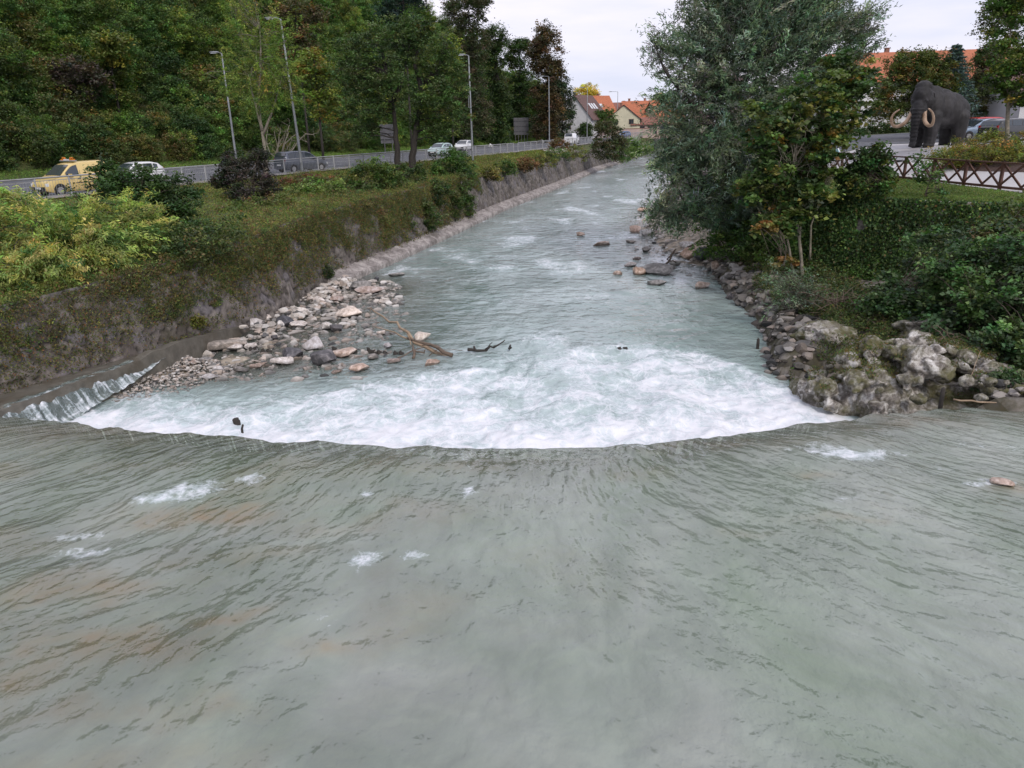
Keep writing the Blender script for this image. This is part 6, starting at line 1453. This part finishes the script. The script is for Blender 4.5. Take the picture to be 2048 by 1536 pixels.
rcar('silver-blue estate car parked behind the mammoth rump', 1962, 58, .10, PSB, WAGON)
rcar('red car parked behind the silver-blue estate', 1950, 63, .15, PR, WAGON)
rcar('black car parked at the right edge past the estate', 2028, 54.5, math.pi+.3, PD, WAGON)

# ------------------------------------------------------------------ brown wooden fence on the right
def wood_fence():
    kn = [(23.4, 22.0), (22.3, 26.5), (21.3, 31.6), (20.4, 39.7), (19.9, 49), (19.7, 58)]
    P = [Vector((x, y, 0)) for x, y in kn]; L = [0]
    for a, b in zip(P, P[1:]): L.append(L[-1]+(b-a).length)
    def at(s_):
        x = np.interp(s_, L, [p.x for p in P]); y = np.interp(s_, L, [p.y for p in P]); return Vector((x, y, 4.1))
    O = at(0); t = thing('wooden_fence', 'dark brown wooden fence with crossed braces along the top of the right bank', 'fence', O)
    S = np.arange(0, L[-1], 2.25); pm = None
    for i, s_ in enumerate(S):
        p = at(s_)-O
        m_ = MB(); m_.box((0, 0, .58), (.11, .11, 1.16), .2)
        o = m_.build('post', WOODB, t); o.location = p
        if i+1 >= len(S): break
        q = at(S[i+1])-O; Z = lambda h: Vector((0, 0, h))
        MB().bar(p+Z(1.12), q+Z(1.12), .14, .06).build('top_rail', WOODB, t)
        MB().bar(p+Z(.12), q+Z(.12), .08, .10).build('bottom_rail', WOODB, t)
        m = (p+q)/2; m_ = MB(); n_ = (q-p).normalized().cross(Vector((0, 0, 1)))*.035
        m_.bar(p+Z(1.06)+n_, m+Z(.18)+n_, .05, .085); m_.bar(m+Z(.18)+n_, q+Z(1.06)+n_, .05, .085)
        m_.bar(p+Z(.18)-n_, m+Z(1.06)-n_, .05, .085); m_.bar(m+Z(1.06)-n_, q+Z(.18)-n_, .05, .085)
        m_.build('brace', WOODB, t)
wood_fence()
t = thing('information_board', 'low slanted board with a pale frame at the far end of the wooden fence', 'board', (21.0, 50.5, 4.2))
MB().box((0, 0, .9), (1.25, .75, .06), .1, (R(35), 'X')).build('panel', PW, t); MB().box((0, -.03, .945), (1.05, .56, .02), .1, (R(35), 'X')).build('picture', pbr('board_picture', (.15, .32, .36), .3, var=.5, scale=3), t)
for sx in (-.45, .45): MB().box((sx, .05, .42), (.08, .08, .86)).build('leg', GALV, t)

# ------------------------------------------------------------------ mammoth statue
def mammoth():
    H_ = 1.0
    hdg = R(195); t = thing('mammoth_statue', 'life-size dark mammoth statue with curled pale tusks on the plaza', 'statue', (28.3, 52.3, zr(28.3, 52.3)), hdg); t.scale = (.95, .95, .95)
    parts = []      # (center, radii, rot euler)
    def E(c, r, rot=(0, 0, 0)): parts.append((c, r, rot))
    def cap(a, b, ra, rb, n=9, sy=1.0):
        for i in range(n):
            s_ = i/(n-1); p = [a[j]+(b[j]-a[j])*s_ for j in range(3)]; r_ = ra+(rb-ra)*s_; E(p, (r_, r_*sy, r_))
    # trunk of the body: x forward
    E((-1.15, 0, 2.35), (1.30, .98, 1.20)); E((-.35, 0, 2.55), (1.2, 1.02, 1.25)); E((.45, 0, 2.60), (1.0, 1.0, 1.25)); E((.35, 0, 3.15), (.85, .72, .85)); E((-1.9, 0, 2.25), (.75, .85, .95)); E((0, 0, 1.75), (1.6, .85, .62))
    for sy in (1, -1):
        cap((-1.75, sy*.52, 1.9), (-1.8, sy*.55, .12), .60, .36); cap((.55, sy*.55, 2.0), (.62, sy*.55, .12), .56, .35)
        E((-1.75, sy*.55, .10), (.40, .38, .14)); E((.68, sy*.55, .10), (.41, .38, .14))
    # head group, turned toward the camera side
    yaw = R(32); c_, s_ = math.cos(yaw), math.sin(yaw); hx_, hy_ = 1.05, 0.0
    def Hh(x, y, z): return (hx_+x*c_-y*s_, hy_+x*s_+y*c_, z)
    def EH(c, r, pitch=0): E(Hh(*c), r, (0, pitch, yaw))
    cap((.7, 0, 2.9), Hh(.45, 0, 3.05), .85, .68)
    EH((.55, 0, 3.30), (.62, .60, .78)); EH((.42, 0, 3.92), (.48, .52, .40)); EH((.75, 0, 2.75), (.50, .48, .60)); EH((.95, 0, 3.25), (.28, .42, .50)); EH((.9, 0, 3.0), (.30, .55, .16)) 
    for sy in (1, -1): EH((.86, sy*.33, 2.42), (.30, .22, .36))
    tr = [(1.05, 2.75, .34), (1.20, 2.35, .33), (1.25, 1.9, .30), (1.22, 1.4, .27), (1.17, .95, .24), (1.16, .55, .22), (1.22, .26, .21)]
    for a, b in zip(tr, tr[1:]):
        for q in np.linspace(0, 1, 7): E(Hh(a[0]+(b[0]-a[0])*q, 0, a[1]+(b[1]-a[1])*q), (a[2]+(b[2]-a[2])*q,)*3)
    EH((1.36, 0, .16), (.26, .25, .14))
    bm = bmesh.new()
    from mathutils import Euler
    for c, r_, rot in parts:
        M = Matrix.Translation(c) @ Euler(rot).to_matrix().to_4x4() @ Matrix.Diagonal((*r_, 1))
        bmesh.ops.create_icosphere(bm, subdivisions=3, radius=1, matrix=M)
    me = bpy.data.meshes.new('body'); bm.to_mesh(me); bm.free()
    o = bpy.data.objects.new('body', me); COL.objects.link(o)
    md = o.modifiers.new('r', 'REMESH'); md.mode = 'VOXEL'; md.voxel_size = .05
    ms = o.modifiers.new('s', 'SMOOTH'); ms.factor = .5; ms.iterations = 9
    dg = bpy.context.evaluated_depsgraph_get(); me2 = bpy.data.meshes.new_from_object(o.evaluated_get(dg)); me2.name = 'body'
    o.modifiers.clear(); o.data = me2; o.parent = t
    me2.materials.clear(); me2.materials.append(MAMM); me2.polygons.foreach_set('use_smooth', np.ones(len(me2.polygons), bool))
    # trunk rings and shag pressed into the surface
    n = len(me2.vertices); co = np.zeros(n*3, np.float32); me2.vertices.foreach_get('co', co); co = co.reshape(-1, 3)
    no = np.zeros(n*3, np.float32); me2.vertices.foreach_get('normal', no); no = no.reshape(-1, 3)
    dcy = np.hypot(co[:, 0]-Hh(1.2, 0, 0)[0], co[:, 1]-Hh(1.2, 0, 0)[1])
    ring = np.where((dcy < .42) & (co[:, 2] < 2.6), .022*np.sin(co[:, 2]*26), 0)
    shag = .03*fbm(co[:, 0]*5, co[:, 1]*5, co[:, 2]*1.6, 3, 3)
    co += no*(ring+shag)[:, None]; me2.vertices.foreach_set('co', co.ravel().astype(np.float32)); me2.update()
    for sy in (1, -1):
        pts = [Hh(.86, sy*.36, 2.50), Hh(1.02, sy*.45, 2.05), Hh(1.25, sy*.62, 1.66), Hh(1.55, sy*.95, 1.42), Hh(1.85, sy*1.22, 1.48), Hh(2.05, sy*1.32, 1.85), Hh(2.05, sy*1.18, 2.25), Hh(1.95, sy*.88, 2.50)]
        Q = []
        for i in range(len(pts)-1):
            p0, p1, p2, p3 = [Vector(pts[max(0, min(len(pts)-1, i+d))]) for d in (-1, 0, 1, 2)]
            for q in np.linspace(0, 1, 6)[:-1]:
                Q.append(.5*((2*p1)+(-p0+p2)*q+(2*p0-5*p1+4*p2-p3)*q*q+(-p0+3*p1-3*p2+p3)*q**3))
        Q.append(Vector(pts[-1])); m_ = MB(); m_.tube(Q, [.155-.11*(i/(len(Q)-1))**1.3 for i in range(len(Q))], 14); m_.build('tusk', IVORY, t, True)
        # ear: a flap
        v, f = rockmesh(3, (1, 1, 1), 0, .05, 3); v = v*np.array([.42, .16, .62]); a = yaw+sy*.45
        v = np.stack([v[:, 0]*math.cos(a)-v[:, 1]*math.sin(a), v[:, 0]*math.sin(a)+v[:, 1]*math.cos(a), v[:, 2]], 1)+np.array(Hh(.18, sy*.66, 3.20)); mesh('ear', v, f, MAMM, t, True)
        v, f = rockmesh(3, (.11, .11, .10), 0, 0, 2); mesh('eye', v+np.array(Hh(1.04, sy*.42, 3.06)), f, BLACKP, t, True)
    m_ = MB(); m_.tube([(-2.55, 0, 2.6), (-2.72, 0, 2.2), (-2.70, 0, 1.5), (-2.66, 0, 1.2)], [.12, .08, .05, .09], 8); m_.build('tail', MAMM, t, True)
    # low mossy patch
MAMM = pbr('mammoth_bronze', (.016, .015, .016), .7, var=.35, scale=3.5, bump=.5, dirt=(.045, .042, .046), dscale=1.2)
mammoth()
t = thing('manhole_cover', 'dark flat drain cover in the pale paving before the statue', 'cover', (*G(1808, 299, 5.25)[:2], 5.2)); 
x_, y_ = t.location.x, t.location.y; t.location.z = zr(x_, y_)+.014
MB().tube([(0, 0, 0), (0, 0, .012)], .5, 24).build('lid', BLACKP, t)

# ------------------------------------------------------------------ houses
WC = lambda n_, c: pbr(n_, c, .9, var=.08, scale=1.2, dirt=tuple(q*.75 for q in c), dscale=.5)
def roofmat(name, c):
    m, t, o = nmat(name); k = N(t); vec = k.coord((1, 1, 1))
    wv = k.n('ShaderNodeTexWave', _wave_type='BANDS', _bands_direction='Z', Vector=vec, Scale=3.0, Distortion=.4).outputs['Fac']
    a = k.noise(vec, 2.5, 6, .7)
    cc = k.ramp(a, [(.3, tuple(q*.65 for q in c)), (.55, c), (.75, tuple(min(1, q*1.25) for q in c))])
    cc = k.mix(.35, cc, k.ramp(wv, [(0, .35), (.5, .8)]), 'MULTIPLY')
    p = k.n('ShaderNodeBsdfPrincipled', Roughness=.8); t.links.new(cc, p.inputs['Base Color']); t.links.new(p.outputs[0], o.inputs[0]); return m
R_OR = roofmat('orange_tiles', (.50, .17, .085)); R_BR = roofmat('brown_tiles', (.15, .085, .075)); R_RD = roofmat('red_tiles', (.28, .12, .09)); R_DK = roofmat('dark_tiles', (.12, .09, .085))
def house(label, x, y, w_, d, he, hr, rz, wall, roof, wins=(), zb=4.0, ov=.5, chim=(), sky_=(), gable_x=False, name='house', door=None, cat='house'):
    """ridge runs along local x (front = -y side). wins: (side, u, z, w, h); side f/b along x, l/r gables"""
    t = thing(name, label, cat, (x, y, zb), rz)
    a, b = w_/2, d/2
    m_ = MB(); m_.add([(-a, -b, -.5), (a, -b, -.5), (a, b, -.5), (-a, b, -.5), (-a, -b, he), (a, -b, he), (a, b, he), (-a, b, he), (-a, 0, hr), (a, 0, hr)],
                      [(0, 1, 5, 4), (2, 3, 7, 6), (1, 2, 6, 9, 5), (3, 0, 4, 8, 7), (3, 2, 1, 0)])
    wl = m_.build('wall', wall, t)
    m_ = MB(); sl_ = (hr-he)/b; th = .16; e = he-sl_*ov
    A = a+ov*.7; Bq = b+ov
    for sg in (-1, 1):
        m_.add([(-A, sg*Bq, e+.06), (A, sg*Bq, e+.06), (A, 0, hr+.06), (-A, 0, hr+.06), (-A, sg*Bq, e+.06+th), (A, sg*Bq, e+.06+th), (A, 0, hr+.06+th), (-A, 0, hr+.06+th)],
               [(0, 1, 2, 3), (7, 6, 5, 4), (0, 4, 5, 1), (1, 5, 6, 2), (3, 2, 6, 7), (0, 3, 7, 4)])
    rf = m_.build('roof', roof, t)
    for (cx, cy, ch) in chim:
        zc = hr-abs(cy)*sl_; m_ = MB(); m_.box((cx, cy, zc+ch/2-.2), (.6, .6, ch+.6)); m_.box((cx, cy, zc+ch+.12), (.75, .75, .1)); m_.build('chimney', CHM, rf)
    for (sx, sy, ww, hh_) in sky_:
        zc = hr-abs(sy)*sl_+.30; m_ = MB(); m_.box((sx, sy, zc), (ww, hh_, .06), 0, (math.atan(sl_)*(1 if sy < 0 else -1), 'X')); m_.build('skylight', LAMPG, rf)
    for wd_ in wins:
        side_, u, z, ww, hh_ = wd_[:5]
        n_ = {'f': (0, -1), 'b': (0, 1), 'l': (-1, 0), 'r': (1, 0)}[side_]
        if side_ in 'fb': c = (u, n_[1]*b, z); dm = (ww, .05, hh_); rot = 0
        else: c = (n_[0]*a, u, z); dm = (ww, .05, hh_); rot = math.pi/2
        sgn = {'f': 1, 'b': -1, 'l': -1, 'r': 1}[side_]
        off = Vector((n_[0], n_[1], 0))
        m_ = MB()
        Rm = Matrix.Rotation(rot, 3, 'Z'); C0 = Vector(c)+off*.04
        for (du, dz, pw, ph) in ((0, hh_/2, ww+.12, .09), (0, -hh_/2, ww+.2, .09), (-ww/2, 0, .09, hh_), (ww/2, 0, .09, hh_), (0, 0, .06, hh_)):
            m_.box(C0+Rm @ Vector((du, 0, 0))+Vector((0, 0, dz)), (pw, .07, ph), rot)
        fr = m_.build('window', TRIM, t)
        MB().box(Vector(c)+off*.02, (ww-.02, .03, hh_-.02), rot).build('pane', GLASS, fr)
    if door:
        side_, u, ww, hh_ = door; MB().box((u, -b-.02, hh_/2), (ww, .06, hh_)).build('door', DOORM, t)
    return t
CHM = pbr('chimney_brick', (.25, .13, .10), .9, var=.2, scale=6); TRIM = pbr('window_trim', (.10, .06, .045), .6); DOORM = pbr('door_wood', (.12, .06, .04), .6)
CREAM = WC('cream_render', (.60, .57, .42)); WHITEW = WC('white_render', (.62, .62, .64)); PINKW = WC('pink_render', (.50, .38, .34)); TANW = WC('tan_render', (.48, .40, .30))
def hx_(px, y): return AT(px, 250, y)[0]
house('cream gabled house with two upper windows facing the river', hx_(1251, 196), 200, 9, 8.0, 4.2, 7.4, R(90)-.13, CREAM, R_BR, [('l', -1.9, 3.6, 1.1, 1.1), ('l', 1.9, 3.6, 1.1, 1.1), ('l', 2.4, 1.2, 1.3, .6), ('f', 0, 2.8, 1, 1)], chim=[(-1, .6, .9)])
house('white house with a steep dark brown roof right beside the wood', hx_(1170, 186), 190, 11, 8.5, 4.6, 9.6, R(62), WHITEW, R_BR, [('l', -2.0, 2.8, 1.0, 1.1), ('l', 1.4, 2.8, 1, 1.1), ('f', -3, 2.8, 1, 1), ('f', 0, 2.8, 1, 1)], sky_=[(-1, -2.2, .9, 1.6), (.6, -2.2, .9, 1.6), (2.2, -2.2, .9, 1.6)])
house('house with a bright orange pyramid-like roof and two skylights under the golden tree', hx_(1189, 222), 226, 10, 10, 5.3, 10.6, R(25), TANW, R_OR, [('f', -2, 3.5, 1, 1.2), ('f', 2, 3.5, 1, 1.2)], sky_=[(-2, -2.6, .9, 1.2), (1.0, -2.6, .9, 1.2)], chim=[(2, .6, 1.2)])
house('long low house with a dull red roof behind the cream gable', hx_(1238, 226), 232, 15, 10, 5.0, 8.8, R(4), TANW, R_RD, [], chim=[(-3, -.6, .9), (2, -.6, .9)])
house('orange roofed house right of the cream gable', hx_(1290, 222), 228, 11, 9, 4.8, 9.0, R(-6), TANW, R_OR, [('f', -3, 3.6, 1, 1.2), ('f', 0, 3.6, 1, 1.2), ('f', 3, 3.6, 1, 1.2)], chim=[(-3.6, .5, 1.2), (.8, .5, 1.2), (4.4, .5, 1.0)])
house('orange and black roofed house at the willow edge of the far row', hx_(1330, 222), 224, 9, 8, 4.6, 8.6, R(20), TANW, R_OR, [('f', -2, 3.6, 1, 1.2)], chim=[(0, .5, 1.0)])
house('low shop front with a red awning roof near the bridge end', hx_(1305, 196), 198, 10, 6, 2.9, 4.3, R(-4), PINKW, R_RD, [('f', -3, 1.5, 2.2, 1.8), ('f', 0, 1.5, 2.2, 1.8), ('f', 3, 1.5, 2.2, 1.8)], name='shop', cat='shop')
t = thing('garden_wall', 'long low pinkish wall in front of the cream gabled house', 'wall', (hx_(1235, 186), 187, 4.05), -.1)
MB().box((0, 0, .85), (17, .3, 2.1)).build('wall', PINKW, t); MB().box((0, 0, 1.96), (17.1, .42, .12)).build('coping', R_RD, t)
house('big building with a long bright orange roof behind the trees on the right', hx_(1880, 118), 124, 30, 14, 7.2, 11.3, R(-6), WHITEW, R_OR, [('f', u, 3.2, 1.1, 1.6) for u in (-12, -9, -6, -3, 0)]+[('f', u, 6.2, 1.1, 1.4) for u in (-12, -9, -6, -3, 0)], zb=5.0, chim=[(-6, .8, 1.2)], name='large_house')
house('white house with a tiled eave behind the parked cars at the right edge', hx_(2030, 66)+4.6, 70, 11, 8, 3.3, 5.2, R(8), WHITEW, R_BR, [('f', -3.2, 1.8, 1.0, 1.3), ('f', -.2, 1.8, 1.0, 1.3)], zb=5.5, ov=.9)
t = thing('church_spire', 'thin pale spire rising behind the orange roof on the right', 'spire', (hx_(1788, 125), 140, 4))
MB().tube([(0, 0, 0), (0, 0, 13.5), (0, 0, 15.2), (0, 0, 17.0)], [.25, .22, .12, .02], 8).build('shaft', WHITEW, t)
